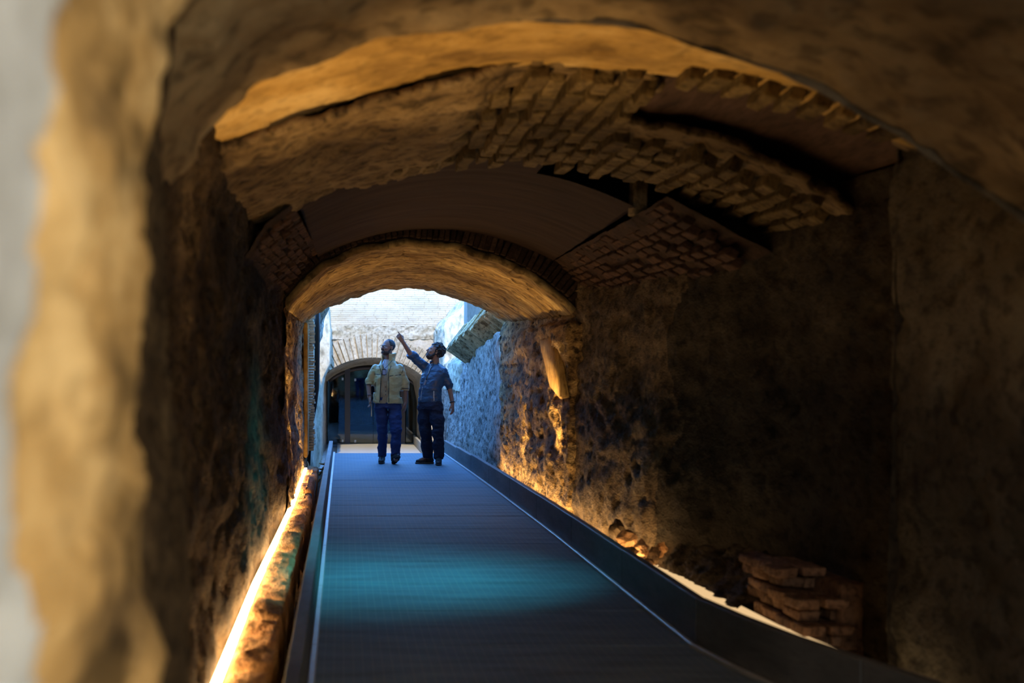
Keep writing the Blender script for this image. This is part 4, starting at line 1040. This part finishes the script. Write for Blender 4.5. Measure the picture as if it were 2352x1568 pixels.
# ---- man in navy, pointing
def man_navy():
    Y0 = 20.27; root = empty('person', ((990.9 - 788) * Y0 / F, Y0, .003))
    tag(root, 'curly haired bearded man in navy jacket and dark trousers pointing upward', 'person')
    H = .0065; yw = math.radians(45)
    R = rotm(math.radians(74), math.radians(22)); hc = (.040, .0, 1.600)
    b = Field((-.58, -.40, -.02), (.42, .36, 1.93), H)
    T = head(b, hc, R, 1.0)
    b.cap((.055, .02, 1.54), (.055, .03, 1.40), .055, .060, .02)
    b.rings([(.84, -.02, .0, .15, .10), (1.0, .0, .0, .14, .10), (1.2, .03, .01, .155, .10), (1.34, .05, .02, .15, .095), (1.42, .055, .03, .08, .07)], -yw, .03)
    rs, re, rwr = (-.085, .11, 1.385), (-.290, -.01, 1.555), (-.412, -.12, 1.742)
    b.chain([(rs[0] + .03, rs[1], rs[2] - .01), re, rwr], [.036, .038, .027], .02)
    d = np.array(rwr) - np.array(re); d /= np.linalg.norm(d)
    dh = d * .8 + np.array((-.35, -.2, .35)); dh /= np.linalg.norm(dh)
    hand(b, np.array(rwr) + d * .01, frame_from(dh, (.75, -.2, .65)), 1, .3, True)
    ls, le, lw = (.180, -.07, 1.33), (.255, -.03, 1.10), (.292, -.08, .875)
    b.chain([(ls[0] - .035, ls[1], ls[2] - .03), le, lw], [.036, .038, .028], .02)
    hand(b, (.294, -.085, .865), frame_from((.06, -.10, -1), (-.5, -.9, 0)), 1, .38)
    for hp, kn, an in (((-.075, .05, .86), (-.085, .03, .46), (-.040, .12, .10)), ((.065, -.05, .86), (.085, -.12, .47), (.098, -.10, .10))):
        b.chain([hp, kn, an], [.08, .052, .04], .03)
    b.cap((-.04, .12, .09), (-.15, .10, .05), .035, .03, .02); b.cap((.098, -.10, .09), (.08, -.2, .05), .035, .03, .02)
    body = b.mesh('body', root, M_skin)
    for q in (-1, 1):
        bm = bmesh.new(); bmesh.ops.create_uvsphere(bm, u_segments=12, v_segments=8, radius=.0105); bmesh.ops.translate(bm, vec=Vector(T((q * .031, -.080, .006))), verts=bm.verts)
        link('eye', bm_mesh('eye', bm, True), body, M_eye)
    # curly hair: cap plus many curls
    f = Field((-.18, -.22, 1.44), (.27, .22, 1.82), .0055)
    f.ell(T((0, .042, .044)), (.088, .092, .094), .01, R)
    r2 = np.random.default_rng(3)
    for k in range(230):
        v = r2.normal(size=3); v /= np.linalg.norm(v)
        p = np.array((0, .042, .044)) + v * np.array((.092, .098, .098))
        if p[1] < -.045 and p[2] < .085: continue
        if p[2] < -.045: continue
        f.ell(T(p + r2.normal(size=3) * .004), np.full(3, r2.uniform(.011, .020)), .004, R)
    Rt = R.T
    def face(X, Y, Z):
        y = Rt[1, 0] * (X - hc[0]) + Rt[1, 1] * (Y - hc[1]) + Rt[1, 2] * (Z - hc[2]); z = Rt[2, 0] * (X - hc[0]) + Rt[2, 1] * (Y - hc[1]) + Rt[2, 2] * (Z - hc[2])
        return np.maximum(y + .022, z - .062)
    f.sub(face, (-.18, -.22, 1.44), (.27, .22, 1.82), .006)
    f.folds(.006, (45, 45, 45), 2); f.mesh('hair', body, M_hair)
    f = Field((-.18, -.2, 1.42), (.2, .2, 1.70), .005)
    f.ell(T((0, -.040, -.080)), (.056, .058, .048), .02, R)
    for q in (-1, 1): f.cap(T((q * .062, .0, -.01)), T((q * .050, -.03, -.075)), .015, .022, .02)
    f.ell(T((0, -.092, -.043)), (.026, .013, .007), .008, R)
    f.ell(T((0, -.102, -.058)), (.018, .012, .008), .006, R, sub=True)
    f.folds(.006, (55, 55, 55), 4); f.mesh('beard', body, M_beard)
    # jacket
    f = Field((-.42, -.32, .80), (.42, .34, 1.66), H)
    f.rings([(.885, -.022, .0, .178, .128), (.95, -.018, .0, .178, .130), (1.08, .0, .0, .170, .128), (1.22, .028, .005, .186, .132), (1.33, .048, .015, .190, .122), (1.39, .055, .025, .14, .10), (1.43, .055, .03, .085, .080)], -yw, .03, 2.4)
    f.rings([(1.40, .052, .028, .078, .076), (1.475, .045, .02, .068, .068)], -yw, .02, 2)
    f.sub(lambda X, Y, Z: np.maximum(np.sqrt((X - .05) ** 2 + (Y - .022) ** 2) - .058, 1.43 - Z), (-.06, -.1, 1.41), (.16, .15, 1.5), .005)
    cu1 = np.array(re) + (np.array(rwr) - np.array(re)) * .10
    f.chain([(-.06, .10, 1.365), re, cu1], [.076, .055, .052], .03)
    cu2 = np.array(le) + (np.array(lw) - np.array(le)) * .18
    f.chain([(.158, -.06, 1.325), le, cu2], [.066, .052, .049], .03)
    for c, a_, rr in ((cu1, re, .056), (cu2, le, .055)):
        u = c - np.array(a_); u /= np.linalg.norm(u)
        f.cap(c - u * .03, c - u * .005, rr, rr, .006)
        f.sub(lambda X, Y, Z, c=c, u=u: (c[0] - X) * u[0] + (c[1] - Y) * u[1] + (c[2] - Z) * u[2], c - .09, c + .09, .004)
    f.folds(.012, (7, 7, 12), 15); f.folds(.004, (18, 18, 30), 19)
    jk = f.mesh('jacket', root, M_navy)
    line_on(f, [(-.008, 1.42), (-.04, 1.32), (-.068, 1.22)], 'zip', jk, M_zip, .0042)
    line_on(f, [(-.13, 1.10), (-.145, 1.0), (-.155, .91)], 'zip', jk, M_zip, .0038)
    line_on(f, [(.024, 1.045), (.026, .905)], 'pocket_zip', jk, M_zip, .007)
    line_on(f, [(.11, 1.38), (.15, 1.34), (.17, 1.28)], 'seam', jk, M_piping, .003)
    # small badge on a cord
    bd = box('badge', (-.096, f.front(-.096, 1.165) - .014, 1.165), (.026, .006, .080), simple('badge_plastic', (.16, .22, .32), .35), root, rot=(0, .35, 0), bevel=.003)
    tube('lanyard', [(-.085, f.front(-.085, 1.2) - .008, 1.20), (-.05, f.front(-.05, 1.28) - .008, 1.28), (.0, f.front(0., 1.38) - .008, 1.38), (.03, -.05, 1.44)], .005, M_piping, root, 6)
    # watch
    d2 = np.array(lw) - np.array(le); d2 /= np.linalg.norm(d2); wc = np.array(lw) - d2 * .01
    a1 = np.cross(d2, (0, 1, 0)); a1 /= np.linalg.norm(a1); a2 = np.cross(d2, a1)
    wt = tube('watch', [wc + .033 * (a1 * math.cos(a) + a2 * math.sin(a)) for a in np.linspace(0, 2 * PI, 18)], .008, M_piping, root, 6)
    # trousers
    f = Field((-.30, -.30, .02), (.30, .32, .98), H)
    f.rings([(.78, -.02, .0, .182, .132), (.86, -.022, .0, .176, .128), (.94, -.02, .0, .165, .122)], -yw, .05)
    f.chain([(-.085, .05, .82), (-.092, .04, .64), (-.082, .03, .46), (-.042, .11, .115)], [.102, .098, .086, .080], .03)
    f.chain([(.062, -.04, .82), (.078, -.08, .64), (.088, -.11, .47), (.098, -.09, .125)], [.102, .096, .082, .074], .03)
    f.sub(lambda X, Y, Z: Z - .075, (-.3, -.3, -.02), (.3, .35, .2), .004)
    f.folds(.010, (8, 8, 14), 27); f.folds(.004, (20, 20, 30), 28); f.mesh('trousers', root, M_trou)
    shoe(root, (.018, .14, .0), (-.212, .10, .0), M_shoe, M_solew)
    shoe(root, (.100, -.05, .0), (.082, -.30, .0), M_shoe, M_sole)
man_navy()
